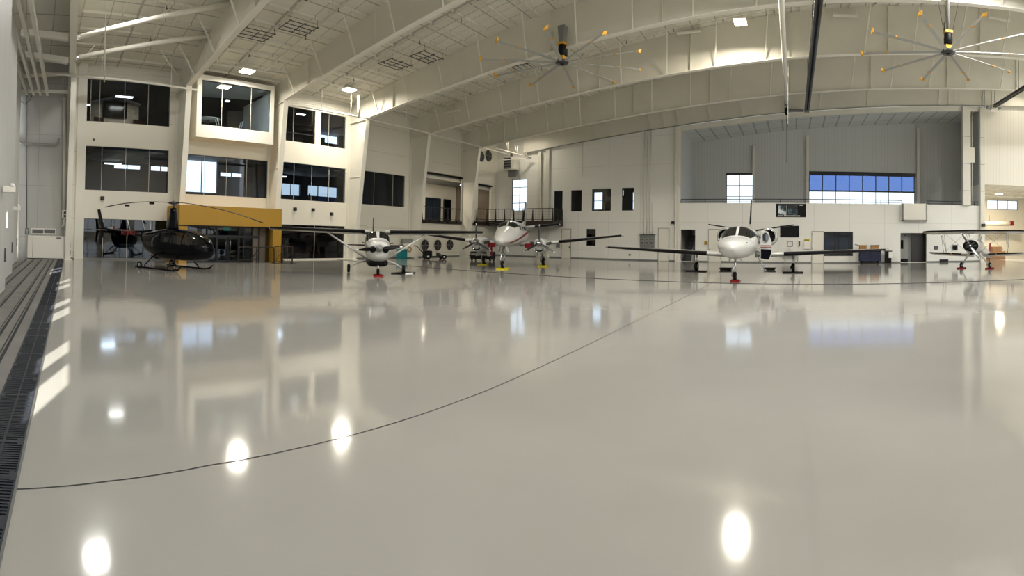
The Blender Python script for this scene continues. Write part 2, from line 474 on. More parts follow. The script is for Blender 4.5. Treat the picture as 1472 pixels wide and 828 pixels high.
# ---- door tracks sunk in the concrete
for k, o in enumerate((-.66, -.91, -1.34, -1.78, -2.2)):
    t = thing('door_track', (edge(10)+o, 10, 0), 0, ['door track in the floor nearest the trench drain', 'second door track in the floor counted from the trench drain', 'third door track in the floor counted from the trench drain', 'fourth door track in the floor, beside the sliding leaves', 'fifth door track in the floor, under the sliding leaves'][k], 'rail', 'sliding door floor tracks')
    mb = MB(); mb.prism([(edge(-20)+o-.05, -20, 0), (edge(-20)+o+.05, -20, 0), (edge(29.3)+o+.05, 29.3, 0), (edge(29.3)+o-.05, 29.3, 0)], (0, 0, .007)); mb.build('groove', 'groove', t, False)
    mb = MB(); mb.prism([(edge(-20)+o-.02, -20, 0), (edge(-20)+o+.005, -20, 0), (edge(29.3)+o+.005, 29.3, 0), (edge(29.3)+o-.02, 29.3, 0)], (0, 0, .02)); mb.build('rail', 'rail_steel', t, False)
# ---- hangar door leaves (windows let the sun in)
def leaf(n, y0, y1, o, z1=9.7):
    mb = MB(); th = -.14
    wins = []
    k = math.floor((y0 - .12) / 5)
    for q in range(k, k + 12):
        for a, b in ((.12, 1.43), (1.72, 2.86)):
            c0, c1 = q*5 + a, q*5 + b
            if c0 > y0 + .15 and c1 < y1 - .15 and 0 < c0 and c1 < 18.5: wins.append((c0, c1, 1.88, 2.6))
    us = sorted({y0, y1, *[w[0] for w in wins], *[w[1] for w in wins]}); vs = [.04, 1.88, 2.6, z1]
    for i in range(len(us)-1):
        for j in range(3):
            if any(w[0] < (us[i]+us[i+1])/2 < w[1] and j == 1 for w in wins): continue
            a, b = us[i], us[i+1]
            for d in (0, th):
                mb.add([(edge(a)+o+d, a, vs[j]), (edge(b)+o+d, b, vs[j]), (edge(b)+o+d, b, vs[j+1]), (edge(a)+o+d, a, vs[j+1])], [(0, 1, 2, 3)])
    for a in (y0, y1): mb.add([(edge(a)+o, a, .04), (edge(a)+o+th, a, .04), (edge(a)+o+th, a, z1), (edge(a)+o, a, z1)], [(0, 1, 2, 3)])
    for w in wins:
        q = [(w[0], w[2]), (w[1], w[2]), (w[1], w[3]), (w[0], w[3])]
        for i in range(4):
            (x, y), (x2, y2) = q[i], q[(i+1) % 4]
            mb.add([(edge(x)+o, x, y), (edge(x2)+o, x2, y2), (edge(x2)+o+th, x2, y2), (edge(x)+o+th, x, y)], [(0, 1, 2, 3)])
    d = S('door_%d' % n, mb, 'door_panel')
    for w in wins:
        f = MB(); g = MB()
        e0, e1 = edge(w[0]) + o + th/2, edge(w[1]) + o + th/2
        g.add([(e0, w[0], w[2]), (e1, w[1], w[2]), (e1, w[1], w[3]), (e0, w[0], w[3])], [(0, 1, 2, 3)])
        q = [Vector((e0, w[0], w[2])), Vector((e1, w[1], w[2])), Vector((e1, w[1], w[3])), Vector((e0, w[0], w[3]))]
        for i in range(4): f.bar(q[i], q[(i+1) % 4], .05)
        S('window_frame', f, 'dark_frame', d); S('window_pane', g, 'clear_glass', d)
    h = MB(); yy = y1 - .35
    h.box((edge(yy)+o, yy - .03, .9), (edge(yy)+o+.05, yy + .03, 1.3)); S('pull_handle', h, 'steel_dark', d)
    return d
leaf(1, -8.0, 14.66, -1.59)
leaf(2, 13.6, 19.67, -1.99)
leaf(3, 17.8, 25.95, -2.5)
leaf(4, 24.0, 29.2, -2.95)
leaf(5, -33.5, -7.6, -1.99)
# header above the door, behind the leaves
mb = wall_mesh(0, -1.6, -.1, YB, 31.5, 9.7, 17, [], top=lambda u: zr(u))
mb.v = [Vector((edge(p.y) - 3.15 + (p.x + 1.6), p.y, p.z)) for p in mb.v]; S('wall_left', mb, 'siding')
# overhead tracks
for k in range(5):
    o = -1.24 - .4 * k; z = 9.75
    t = thing('overhead_track', (edge(10)+o, 10, z), 0, ['overhead sliding door track, rightmost of the five white beams', 'overhead sliding door track, second from the right', 'overhead sliding door track, middle of the five white beams', 'overhead sliding door track, fourth from the right', 'overhead sliding door track, leftmost against the door leaves'][k], 'beam', 'overhead door tracks')
    mb = MB()
    a, b = Vector((edge(-25)+o, -25, z)), Vector((edge(28.6)+o, 28.6, z))
    mb.bar(a, b, .02, .26); mb.build('web', 'steel_white', t, False)
    mb = MB(); mb.bar(a - Vector((0, 0, .13)), b - Vector((0, 0, .13)), .15, .03); mb.bar(a + Vector((0, 0, .13)), b + Vector((0, 0, .13)), .15, .03); mb.build('flange', 'steel_white', t, False)
# girts and trusses of the door head, over the tracks
for k, (py0, py1) in enumerate(((47, 54), (78, 88), (110, 106), (131, 132))):
    yy = (23.5, 25.6, 28.4, 28.9)[k]
    a = oY(30, py0, yy); b = oY(98, py1, yy)
    mb = MB(); mb.bar(a, b, .3 if k < 2 else .16, .3 if k < 2 else .16)
    tag(mb.build('strut_beam', 'steel_white'), ['uppermost white strut between the door tracks and the end column', 'second white strut below the top one, beside the end column', 'third thin strut beside the end column', 'lowest thin strut over the grey pocket wall'][k], 'beam', 'struts beside the end column')
# ---- end pocket wall (behind the leaves) and office wall
H = [(3.05, 8.65, 8.45, 11.05), (3.05, 8.65, 4.25, 6.95), (3.05, 8.65, .08, 2.5),
     (9.83, 15.75, 4.25, 6.83), (9.6, 15.2, .02, 2.6), (10.5, 16.0, 8.3, 11.5),
     (17.1, 19.55, 8.42, 10.86), (20.05, 22.35, 8.42, 10.86), (16.82, 22.45, 4.28, 6.9), (16.82, 22.45, .08, 2.5),
     (24.15, 28.75, 4.3, 6.95), (30.9, 36.7, 3.3, 7.65), (39.0, 41.3, 3.3, 7.3)]
top = lambda u: 11.95
mb = wall_mesh(1, YO, .25, -6.0, 2.2, 0, 11.95, [], ); S('wall_pocket', mb, 'pocket_wall')
mb = wall_mesh(1, YO, .25, 2.2, 42.2, 0, 11.95, H); S('wall_office', mb, 'office_wall')
mb = wall_mesh(1, YO + .02, .2, -6, 48.3, 11.9, 12.2, []); S('wall_eave', mb, 'ribbed_upper')
# ribbed upper band above the third-floor windows
for i, (a, b) in enumerate(((3.0, 8.7), (16.9, 22.5))):
    mb = MB()
    for z in [11.12 + .16 * k for k in range(6)]: mb.box((a, YO - .05, z), (b, YO, z + .09))
    S('trim_%d' % (10 + i), mb, 'steel_white')
# ---- glazing of the office wall
def window(n, y, x0, x1, z0, z1, joints=(), m='office_glass', frame='dark_frame', fw=.05, bars=(), thick_bars=False):
    g = MB(); g.add([(x0, y, z0), (x1, y, z0), (x1, y, z1), (x0, y, z1)], [(0, 1, 2, 3)])
    w = S('window_%d' % n, g, m)
    f = MB()
    q = [Vector((x0, y, z0)), Vector((x1, y, z0)), Vector((x1, y, z1)), Vector((x0, y, z1))]
    for i in range(4): f.bar(q[i], q[(i+1) % 4], fw)
    S('window_frame', f, frame, w)
    if joints:
        j = MB()
        for x in joints: j.bar((x, y, z0), (x, y, z1), .018)
        S('window_joint', j, 'trim_white', w)
    if bars:
        j = MB()
        for a, b in bars: j.bar(a, b, .05)
        S('window_bar', j, frame, w)
    return w
X_ = lambda px, py, y=YO: oY(px, py, y).x
window(1, YO + .12, 3.05, 8.65, 8.45, 11.05, [X_(p, 140) for p in (131, 144, 180, 214)])
window(2, YO + .12, 3.05, 8.65, 4.25, 6.95, [X_(p, 240) for p in (146.5, 181, 215)])
window(3, YO + .12, 3.05, 8.65, .08, 2.5, [X_(p, 340) for p in (148, 183, 217)], 'ground_glass')
window(4, YO + .12, 9.83, 15.75, 4.25, 6.83, [X_(p, 250) for p in (294.5, 326.5, 355.5)])
window(5, YO + .12, 17.1, 19.55, 8.42, 10.86, [X_(423, 180)], bars=[((17.1, YO+.1, 9.05), (19.55, YO+.1, 9.05))])
window(6, YO + .12, 20.05, 22.35, 8.42, 10.86, [X_(474, 185)])
window(7, YO + .12, 16.82, 22.45, 4.28, 6.9, [X_(p, 260) for p in (423.5, 449, 474)])
window(8, YO + .12, 16.82, 22.45, .08, 2.5, [X_(453, 350)], 'ground_glass')
window(9, YO + .12, 24.15, 28.75, 4.3, 6.95, [X_(p, 270) for p in (539, 566)])
# third-floor bay box over the yellow portal
YBX = 28.1
A = oY(283, 107, YBX); B = oY(394, 207, YBX)
bx0, bx1, bz1, bz0 = oY(283, 150, YBX).x, oY(394, 160, YBX).x, oY(290, 107, YBX).z, oY(290, 197, YBX).z
fr = .32; sill = .78
mb = MB()
mb.box((bx0, YBX, bz0), (bx1, YBX + .3, bz0 + sill)); mb.box((bx0, YBX, bz1 - .3), (bx1, YBX + .3, bz1))
mb.box((bx0, YBX, bz0 + sill), (bx0 + fr, YBX + .3, bz1 - .3)); mb.box((bx1 - fr*.8, YBX, bz0 + sill), (bx1, YBX + .3, bz1 - .3))
mb.box((bx0, YBX + .3, bz0), (bx0 + .12, YO, bz1)); mb.box((bx1 - .12, YBX + .3, bz0), (bx1, YO, bz1))
mb.box((bx0 + .12, YBX + .3, bz0), (bx1 - .12, YO, bz0 + .2)); mb.box((bx0 + .12, YBX + .3, bz1 - .12), (bx1 - .12, YO, bz1))
S('wall_bay_box', mb, 'trim_white')
mb = MB(); mb.box((bx1 - .3, YBX + .32, bz0 + .2), (bx1 - .14, 32.2, bz1 - .5)); S('wall_bay_box', mb, 'trim_white')
mb = MB(); mb.prism([(bx1-.2, 32.2, bz0+.2), (bx1 - 1.3, 32.8, bz0+.2), (bx1 - 1.3, 32.8, bz1-.8), (bx1-.2, 32.2, bz1-.8)], (0, .1, 0)); S('wall_bay_box', mb, 'interior_mid')
mb = MB()   # the sloping soffit seen through the glass
mb.prism([(bx0+.13, YBX+.35, bz1-.3), (bx1-.13, YBX+.35, bz1-.3), (bx1-.13, 31.5, oY(390, 149, 31.5).z), (bx0+.13, 31.5, oY(288, 141, 31.5).z)], (0, 0, .08)); S('ceiling_bay', mb, 'trim_white')
window(10, YBX + .15, bx0 + fr, bx1 - fr*.8, bz0 + sill, bz1 - .3, [X_(320, 160, YBX), X_(362, 160, YBX)])
# ---- yellow entrance portal
YP = 27.0
pz1 = oY(258, 294, YP).z; px0 = oY(258, 320, YP).x; px1 = oY(405, 320, YP).x
pzb = oY(330, 325.5, YP).z
lx0 = oY(273, 350, YP).x; lx1 = oY(392, 350, YP).x
mb = MB()
mb.box((px0, YP, pzb), (px1, YO, pz1)); mb.box((px0, YP, 0), (oY(269, 350, YP).x, YP + .45, pzb)); mb.box((lx1, YP, 0), (px1, YP + .45, pzb))
mb.box((px0, YP+.45, 0), (px0 + .2, YO, pzb)); mb.box((px1-.2, YP+.45, 0), (px1, YO, pzb))
S('wall_portal', mb, 'ochre')
mb = MB(); mb.box((lx1 - 1.0, YP + .9, 0), (lx1 - .05, YP + 1.1, pzb)); S('wall_portal_return', mb, 'interior_mid')
mb = MB(); mb.box((px0 - .02, YP - .03, pzb - .05), (px1 - .0, YP + .02, pzb + .02)); S('trim_20', mb, 'black')
gy = YP + .9
d = window(11, gy, px0 + .25, lx1 - 1.0, .02, pzb - .02, [], 'ground_glass', fw=.09)
mb = MB()
for x in (oY(297, 350, gy).x, oY(311, 350, gy).x, oY(343, 350, gy).x, oY(350, 350, gy).x, oY(372, 350, gy).x):
    mb.bar((x, gy - .02, 0), (x, gy - .02, pzb), .09)
mb.bar((px0 + .25, gy - .02, oY(330, 340, gy).z), (oY(372, 340, gy).x, gy - .02, oY(330, 340, gy).z), .14)
S('door_frame', mb, 'dark_frame', d)
for k, (a, b) in enumerate(((312, 326.5), (327.5, 342))):
    xa, xb = oY(a, 350, gy).x, oY(b, 350, gy).x; zt = oY(330, 342, gy).z
    g = MB(); g.add([(xa+.06, gy-.04, .1), (xb-.06, gy-.04, .1), (xb-.06, gy-.04, zt-.1), (xa+.06, gy-.04, zt-.1)], [(0, 1, 2, 3)])
    dd = S('door_%d' % (10 + k), g, 'office_glass')
    f = MB()
    for x in (xa, xb): f.bar((x, gy-.04, .02), (x, gy-.04, zt), .08)
    f.bar((xa, gy-.04, .06), (xb, gy-.04, .06), .12); f.bar((xa, gy-.04, zt-.04), (xb, gy-.04, zt-.04), .08)
    S('door_frame', f, 'dark_frame', dd)
    f = MB(); xx = xb - .12 if k == 0 else xa + .12; f.tube([(xx, gy-.1, .7), (xx, gy-.1, 1.5)], .018); S('door_handle', f, 'aluminium', dd)
g = MB(); xs = oY(322, 333, gy+1).x; g.box((xs, gy+1, 1.95), (xs+.42, gy+1.04, 2.2)); tag(g.build('exit_sign', 'exit_green'), 'small green lit exit sign hanging behind the yellow portal glass', 'sign')
# ---- office interior: slabs, back wall with its own windows
mb = MB(); mb.box((2.3, YO + .26, -.2), (30.0, 39.5, 0)); S('floor_ground', mb, 'interior_floor')
for k, z in enumerate((3.72, 7.9)):
    mb = MB(); mb.box((2.3, YO + .26, z), (30.4, 39.5, z + .3)); S('floor_%d' % (k + 2), mb, 'interior_ceiling')
mb = MB(); mb.box((2.3, YO + .26, 11.6), (42, 39.5, 11.8)); S('ceiling_office', mb, 'interior_ceiling')
YI = 38.6
bw = []
def bwin(a, b, c, d_, m='clear_glass', nb=0):
    p, q = oY(a, c, YI), oY(b, d_, YI); bw.append((p.x, q.x, q.z, p.z, m, nb))
bwin(164, 202, 235.5, 244, nb=1); bwin(217, 245, 238, 247, nb=1)
bwin(268, 312, 224, 278, nb=1); bwin(317, 349, 247, 255.5, nb=1)
bwin(405, 432, 263, 282, 'window_glass', 1); bwin(443, 486, 266, 284.5, 'window_glass', 2)
bwin(457, 487, 184, 208, nb=1); bwin(460, 486, 171, 179, 'blue_glass', 1); bwin(411, 415.5, 164, 171, 'blue_glass')
mb = wall_mesh(1, YI, .3, 2.3, 42.0, 0, 11.7, [b[:4] for b in bw]); S('wall_office_back', mb, 'interior_dark')
for i, b in enumerate(bw):
    ww = window(20 + i, YI + .1, b[0], b[1], b[2], b[3], (), b[4], fw=.06)
    if b[5]:
        j = MB()
        for k in range(b[5]): x = b[0] + (b[1] - b[0]) * (k + 1) / (b[5] + 1); j.bar((x, YI+.1, b[2]), (x, YI+.1, b[3]), .07)
        S('window_bar', j, 'dark_frame', ww)
for k, x in enumerate((2.3, 30.0)):
    mb = MB(); mb.box((x - .1, YO + .26, 0), (x + .1, YI, 11.6)); S('wall_partition_%d' % (k + 1), mb, 'interior_dark')
# third floor lounge: stone feature wall with gable and screen
sx0, sx1 = oY(131, 140, 35.5).x, oY(200, 140, 35.5).x
t = thing('fireplace_wall', ((sx0+sx1)/2, 35.6, 8.2), 0, 'stacked stone feature wall behind the top left office window', 'wall feature')
mb = MB(); mb.box((sx0, 35.5, 8.2), (sx1, 35.8, 11.3)); mb.build('stone_face', 'stone', t, False)
mb = MB(); xm = (sx0 + sx1) / 2
for a, b in (((sx0, 35.2, 11.05), (xm, 35.2, 11.5)), ((xm, 35.2, 11.5), (sx1, 35.2, 11.05))): mb.bar(a, b, .7, .1)
mb.build('gable_board', 'paint_grey', t, False)
mb = MB(); p = oY(149, 145, 35.4); q = oY(182, 170, 35.4); mb.box((p.x, 35.36, q.z), (q.x, 35.44, p.z)); tag(mb.build('television', 'screen'), 'large dark television on the stone wall upstairs', 'television')
def lounge_chair(x, y, z, rz, label, m='red_brown', grp='chairs in the upstairs lounge'):
    t = thing('lounge_chair', (x, y, z), rz, label, 'chair', grp)
    a = MB(); a.box((-.35, -.35, .3), (.35, .35, .46)); a.build('seat', m, t, bevel=.03)
    a = MB(); a.box((-.35, .25, .46), (.35, .36, .95)); a.build('backrest', m, t, bevel=.03)
    for s in (-1, 1):
        a = MB(); a.box((s*.36-.04, -.35, .3), (s*.36+.04, .35, .62)); a.build('armrest', m, t, bevel=.02)
        for v in (-.3, .3): a = MB(); a.tube([(s*.3, v, 0), (s*.3, v, .3)], .02); a.build('leg', 'aluminium', t)
    return t
lounge_chair(oY(145, 160, 31.2).x, 31.2, 8.2, .3, 'red brown lounge chair left of centre behind the top left window')
lounge_chair(oY(199, 170, 31.2).x, 31.2, 8.2, -.2, 'red brown lounge chair right of centre behind the top left window')
lounge_chair(oY(459, 200, 30.6).x, 30.6, 8.2, 2.8, 'dark lounge chair behind the top right office window', 'black')
lounge_chair(oY(402, 280, 31.6).x+3, 31.6, 4.02, 1., 'dark lounge chair low behind the second floor window above the portal corner', 'black')
t = thing('coffee_table', (oY(165, 160, 32.6).x, 32.6, 8.2), 0, 'long low pale table between the two red brown chairs upstairs', 'table')
a = MB(); a.box((-.8, -.3, .42), (.8, .3, .47)); a.build('tabletop', 'paint_grey', t)
for s in (-1, 1):
    for v in (-.22, .22): a = MB(); a.tube([(s*.7, v, 0), (s*.7, v, .42)], .02); a.build('leg', 'aluminium', t)
# high table and bar stools in the bay box
tx = oY(299, 178, 30.0)
t = thing('bar_table', (tx.x, 30.0, bz0 + .2), 0, 'round white high table behind the bay box glass', 'table')
a = MB(); a.lathe([(0, 0), (.8, 0), (.82, .03), (.8, .05), (0, .05)], (0, 0, 1.35), n=32); a.build('tabletop', 'trim_white', t)
a = MB(); a.tube([(0, 0, .03), (0, 0, 1.35)], .05); a.build('pedestal', 'aluminium', t)
a = MB(); a.lathe([(.0, 0), (.35, 0), (.33, .04), (0, .05)], (0, 0, 0)); a.build('base', 'aluminium', t)
for k, pxx in enumerate((318, 341)):
    bs = thing('bar_stool', (oY(pxx, 180, 29.3).x, 29.3, bz0 + .2), PI * k, ['white metal bar stool with curved back, left of the pair in the bay box', 'white metal bar stool with curved back, right of the pair in the bay box'][k], 'stool', 'bar stools in the bay box')
    a = MB(); a.box((-.22, -.2, .78), (.22, .2, .83)); a.build('seat', 'trim_white', bs, bevel=.01)
    a = MB()
    for s in (-1, 1): a.tube([(-.2, s*.18, .82), (-.27, s*.18, 1.05), (-.36, s*.17, 1.3)], .03)
    a.tube([(-.36, -.17, 1.3), (-.38, 0, 1.31), (-.36, .17, 1.3)], .03); a.build('backrest', 'trim_white', bs)
    for s in (-1, 1):
        for v in (-1, 1): a = MB(); a.tube([(s*.18, v*.17, .78), (s*.25, v*.22, 0)], .028); a.build('leg', 'trim_white', bs)
    a = MB(); a.tube([(.22, -.2, .3), (.22, .2, .3), (-.22, .2, .3), (-.22, -.2, .3), (.22, -.2, .3)], .01); a.build('footrest', 'chrome', bs)
# suspended ceiling discs on the second floor
for k, (a0, a1, yy) in enumerate(((122, 262, 223), (408, 490, 250))):
    c0, c1 = oY(a0, yy, 33), oY(a1, yy, 33)
    t = thing('ceiling_disc', ((c0.x+c1.x)/2, 33, 6.75), 0, ['wide pale oval ceiling disc behind the left second floor window', 'pale oval ceiling disc behind the second floor window with blue sky'][k], 'ceiling panel')
    a = MB(); r = (c1.x-c0.x)/2; a.lathe([(.01, 0), (r-.1, 0), (r, .08), (r, .22), (.01, .24)], (0, 0, 0), n=48); a.v = [Vector((p.x, p.y*.75, p.z)) for p in a.v]; a.build('disc', 'paint_grey', t)
    a = MB()
    for s in (-1, 1): a.tube([(s*r*.6, 0, .22), (s*r*.6, 0, .5)], .01)
    a.build('hanger', 'steel_dark', t)
# small ceiling lamps inside
for k, (pxx, py, yy, lb) in enumerate(((119, 151, 33, 'bright tube light at the left edge behind the top left window'), (433, 165, 32.5, 'square ceiling light behind the top office window above the blue sky window'), (327, 146, 31.5, 'small bright lamp above the bar stools'))):
    p = oY(pxx, py, yy); t = thing('office_light', p, 0, lb, 'lamp')
    w = (.5, .35, .12)[k]
    a = MB(); a.box((-w, -.12, 0), (w, .12, .06)); a.build('diffuser', 'strip_glow', t)
    a = MB(); a.box((-w-.03, -.15, .05), (w+.03, .15, .09)); a.build('housing', 'trim_white', t)
# ground-floor counters seen dimly
for k, (a0, a1, lb) in enumerate(((171, 222, 'pale low counter behind the ground floor glass beside the helicopter tail'), (350, 372, 'tall pale blue panel behind the portal glass'))):
    p, q = oY(a0, 358, 31.5), oY(a1, 374, 31.5)
    t = thing('reception_counter' if k == 0 else 'display_panel', ((p.x+q.x)/2, 31.5, 0), 0, lb, 'counter' if k == 0 else 'panel')
    w = (q.x-p.x)/2
    a = MB(); a.box((-w, -.2, .02), (w, .2, .85 if k == 0 else 2.3)); a.build('body', 'paint_grey', t)
    a = MB(); a.box((-w-.05, -.25, .85 if k == 0 else 2.3), (w+.05, .25, .9 if k == 0 else 2.35)); a.build('top', 'trim_white', t)
# camera / sensor boxes on the wall
for k, (pxx, py) in enumerate(((147, 285), (423.5, 300.6), (449.5, 301.8), (476, 307.5), (134.5, 201))):
    p = oY(pxx, py); t = thing('wall_speaker', p, 0, ['black square speaker above the helicopter tail', 'small black wall speaker nearest the yellow portal, of the row of three', 'small black wall speaker, middle of the row of three', 'small black wall speaker, right of the row of three', 'tiny black sensor below the top left window'][k], 'speaker')
    w = .11 if k < 4 else .05
    a = MB(); a.box((-w, -.14, -w), (w, 0, w)); a.build('case', 'black', t)
    a = MB(); a.box((-w*.7, -.15, -w*.7), (w*.7, -.14, w*.7)); a.build('grille', 'grille_dark', t)
# ---- loggia rooms (bays five and six)
mb = MB(); mb.box((30.0, YO, 3.02), (42.0, 36, 3.3)); S('floor_4', mb, 'trim_white')
mb = MB(); mb.box((30.0, 35.0, 3.3), (42.0, 35.2, 11.6)); S('wall_loggia', mb, 'siding')
mb = MB(); mb.box((30.2, YO+.3, 7.4), (42.0, 35, 7.5)); S('ceiling_loggia', mb, 'interior_ceiling')
mb = MB(); mb.box((30.0, YO+.26, 3.3), (30.2, 35, 7.5)); S('wall_loggia_side', mb, 'interior_mid')
mb = MB(); mb.box((42.0, YO+.2, 0), (42.2, 35.2, 12)); S('wall_loggia_end', mb, 'interior_mid')
for k, (a0, a1, c0, z1) in enumerate(((612, 633, 273, 5.9), (638, 648, 276, 5.9), (694, 702, 280, 5.8))):
    p, q = oY(a0, 290, 34.9), oY(a1, 290, 34.9)
    g = MB(); g.box((p.x, 34.9, 3.32), (q.x, 34.98, z1)); dd = S('door_%d' % (20 + k), g, 'office_glass' if k == 0 else 'navy')
    f = MB()
    for x in (p.x, q.x) + (((p.x+q.x)/2,) if k == 0 else ()): f.bar((x, 34.88, 3.3), (x, 34.88, z1), .08)
    f.bar((p.x, 34.88, z1), (q.x, 34.88, z1), .08); S('door_frame', f, 'dark_frame', dd)
# roll-down shutter heads and ducts over the openings
for k, (x0_, x1_, z) in enumerate(((30.95, 36.7, 7.45), (39.0, 41.3, 7.1))):
    t = thing('shutter_head', ((x0_+x1_)/2, YO, z), 0, ['long dark shutter head over the balcony opening', 'short shutter head over the opening in the last bay'][k], 'shutter')
    a = MB(); a.box((x0_, YO-.12, z), (x1_, YO + .1, z + .12)); a.build('rail', 'black', t, False)
    a = MB(); a.tube([(x0_, YO+.35, z-.15), (x1_, YO+.35, z-.15)], .17, 16); a.build('roll', 'trim_white', t, False)
# ================================================================== STEEL FRAME
CX = [2.35, 9.2, 15.85, 22.8, 29.45, 36.4]
def zbk(k, y):
    s = CX[k] / {3: 23.1, 4: 30.1, 5: 37.5}.get(k, CX[k]); return 2 + (zb(y / s) - 2) * s
pos = ['at the left end beside the grey pocket wall', 'between the top left window and the bay box', 'right of the bay box', 'right of the blue sky windows, behind the high wing plane', 'left of the balcony opening', 'in front of the far corner, left of the wall fans']
def column(k):
    x = CX[k]; slant = (lambda y: .0815 * y + .02) if k == 0 else (lambda y: x)
    yb, yt = 28.75, 27.5; zt = zbk(k, yt)
    t = thing('steel_column', (x, YO - .4, 0), 0, 'white tapered steel column ' + pos[k], 'column', 'tapered steel columns of the office wall')
    a = MB(); a.prism([(x-.012, yb, 0), (x-.012, YO-.02, 0), (x-.012, YO-.02, 11.8), (x-.012, yt, zr(yt)-.1), (x-.012, yt, zt)], (.024, 0, 0)); a.build('web', 'steel_white', t, False)
    a = MB(); w = .17 if k else .15
    a.prism([(x-w, yb-.02, 0), (x+w, yb-.02, 0), (x+w, yt-.02, zt), (x-w, yt-.02, zt)], (0, .04, 0)); a.build('inner_flange', 'trim_white', t, False)
    a = MB(); a.box((x-.17, YO-.06, 0), (x+.17, YO-.02, 11.8)); a.build('outer_flange', 'steel_white', t, False)
    a = MB()
    for z, f in ((zt - .1, 1), (6.2, .5)):
        y0 = yb + (yt - yb) * z / zt
        a.box((x-.15, y0, z), (x+.15, YO-.05, z+.025)) if f == 1 else a.box((x-.05, y0, z), (x+.05, YO-.05, z+.02))
    a.build('stiffener', 'steel_white', t, False)
    a = MB(); a.box((x-.25, yb-.12, 0), (x+.25, YO-.03, .03)); a.build('base_plate', 'steel_white', t, False)
for k in range(6): column(k)
gpos = ['running toward the camera above the left end column', 'with its deep web passing over the bay box', 'between the two glowing lamps over the office wall', 'carrying the two big fans', 'lit by the twin lamp, behind the big fans', 'nearest the far wall of the room beyond the fans']
def girder(k, y0=27.5, y1=YB + .2):
    t = thing('roof_girder', (CX[k], 0, 13), 0, 'deep white roof girder ' + gpos[k], 'girder', 'roof girders')
    X = (lambda y: .0815 * y + .02) if k == 0 else (lambda y: CX[k])
    ys = [y0 + (y1 - y0) * i / 24 for i in range(25)] ; ys = sorted(set(ys + [0.0]), reverse=True)
    a = MB(); b = MB(); c = MB()
    for p, q in zip(ys[:-1], ys[1:]):
        A = [(X(p), p, zbk(k, p)), (X(q), q, zbk(k, q)), (X(q), q, zr(q) - .05), (X(p), p, zr(p) - .05)]
        a.prism([Vector(v) - Vector((.01, 0, 0)) for v in A], (.02, 0, 0))
        b.prism([(X(p)-.17, p, zbk(k, p)-.03), (X(p)+.17, p, zbk(k, p)-.03), (X(q)+.17, q, zbk(k, q)-.03), (X(q)-.17, q, zbk(k, q)-.03)], (0, 0, .035))
    a.build('web', 'girder_white', t, False); b.build('bottom_flange', 'trim_white', t, False)
    if k:
        y = y0 - 1.3; n = 0
        while y > -26:
            for s in (-1, 1):
                m = MB(); m.bar((X(y) + s*.14, y, zbk(k, y)), (X(y) + s*1.15, y - .25, zr(y) - .12), .07, .07); m.build('flange_brace', 'steel_white', t, False)
            if n % 2 == 0: c.box((X(y)-.15, y-1.5, zbk(k, y-1.5)), (X(y)+.15, y-1.48, zr(y-1.5)-.1))
            y -= 3.05; n += 1
        c.build('stiffener', 'girder_white', t, False)
for k in range(6): girder(k)
# roof deck
for i, (y0, y1) in enumerate(((31, 0), (0, YB - .3))):
    mb = MB(); mb.prism([(-7, y0, zr(y0)), (43, y0, zr(y0)), (43, y1, zr(y1)), (-7, y1, zr(y1))], (0, 0, .15)); S('ceiling', mb, 'roof_deck')
# purlins: light-gauge lines under the insulation, one per roof line
# (their insulation folds are real ridges along X)
mb = MB()
y = 28.5; 
for i in range(38):
    if y < -26: break
    mb.box((2.4, y - .035, zr(y) - .14), (42, y + .035, zr(y) - .01)); y -= 1.52
tag(mb.build('purlin_lines', 'roof_deck'), kind='structure').name = 'trim_30'
# banding straps along the roof slope
for b in range(1, 6):
    xs = [CX[b] + (CX[min(b+1, 5)] - CX[b] if b < 5 else 4.2) * f for f in (.25, .5, .75)]
    if b == 1: xs += [CX[0] + 6.8 * f for f in (.3, .5, .7)]
    mb = MB()
    for x in xs:
        for (a, c) in ((28, 0), (0, -26)): mb.bar((x, a, zr(a) - .15), (x, c, zr(c) - .15), .05, .02)
    tag(mb.build('strap', 'steel_white'), kind='structure').name = 'trim_%d' % (30 + b)
# sprinkler pipes along each bay
def pipe_thing(name, pts, r, m, label, cat, group=None, hangers=(), n=8, drops=()):
    if not hangers and not drops:
        a = MB(); a.tube(pts, r, n); return a.build(name, m, label=label, cat=cat, group=group)
    t = thing(name, pts[0], 0, label, cat, group)
    a = MB(); a.tube(pts, r, n); a.build('pipe', m, t, False)
    if hangers:
        a = MB()
        for p, q in hangers: a.tube([p, q], r * .35 if r > .03 else .01, 5)
        a.build('hanger', m, t, False)
    if drops:
        a = MB()
        for p in drops: a.tube([p, Vector(p) - Vector((0, 0, .18))], .02, 6); a.lathe([(.0, 0), (.05, .0), (.05, .01), (0, .01)], Vector(p) - Vector((0, 0, .2)), n=8)
        a.build('sprinkler_head', 'steel_dark', t, False)
    return t
for b, (x, lb) in enumerate(((6.2, 'thin roof pipe above the top left window'), (12.0, 'thin roof pipe above the bay box'), (13.9, 'second thin roof pipe above the bay box, nearer the next girder'), (19.6, 'thin roof pipe above the blue sky windows'), (25.8, 'thin roof pipe in the bay past the fan girder'), (28.1, 'second thin roof pipe past the fan girder, close to the next one'), (33.5, 'thin roof pipe over the parked jet'), (40.3, 'thin roof pipe closest to the far wall'))):
    dz = .34
    pts = [(x, 27, zr(27) - dz), (x, 0, zr(0) - dz), (x, -26, zr(-26) - dz)]
    hg = [((x, y, zr(y) - dz), (x, y, zr(y) - .1)) for y in range(26, -26, -3)]
    pipe_thing('roof_pipe', pts, .035, 'steel_white', lb, 'pipe', 'thin pipes under the roof', hg, drops=[(x, y + 1.2, zr(y + 1.2) - dz) for y in range(24, -24, -3)])
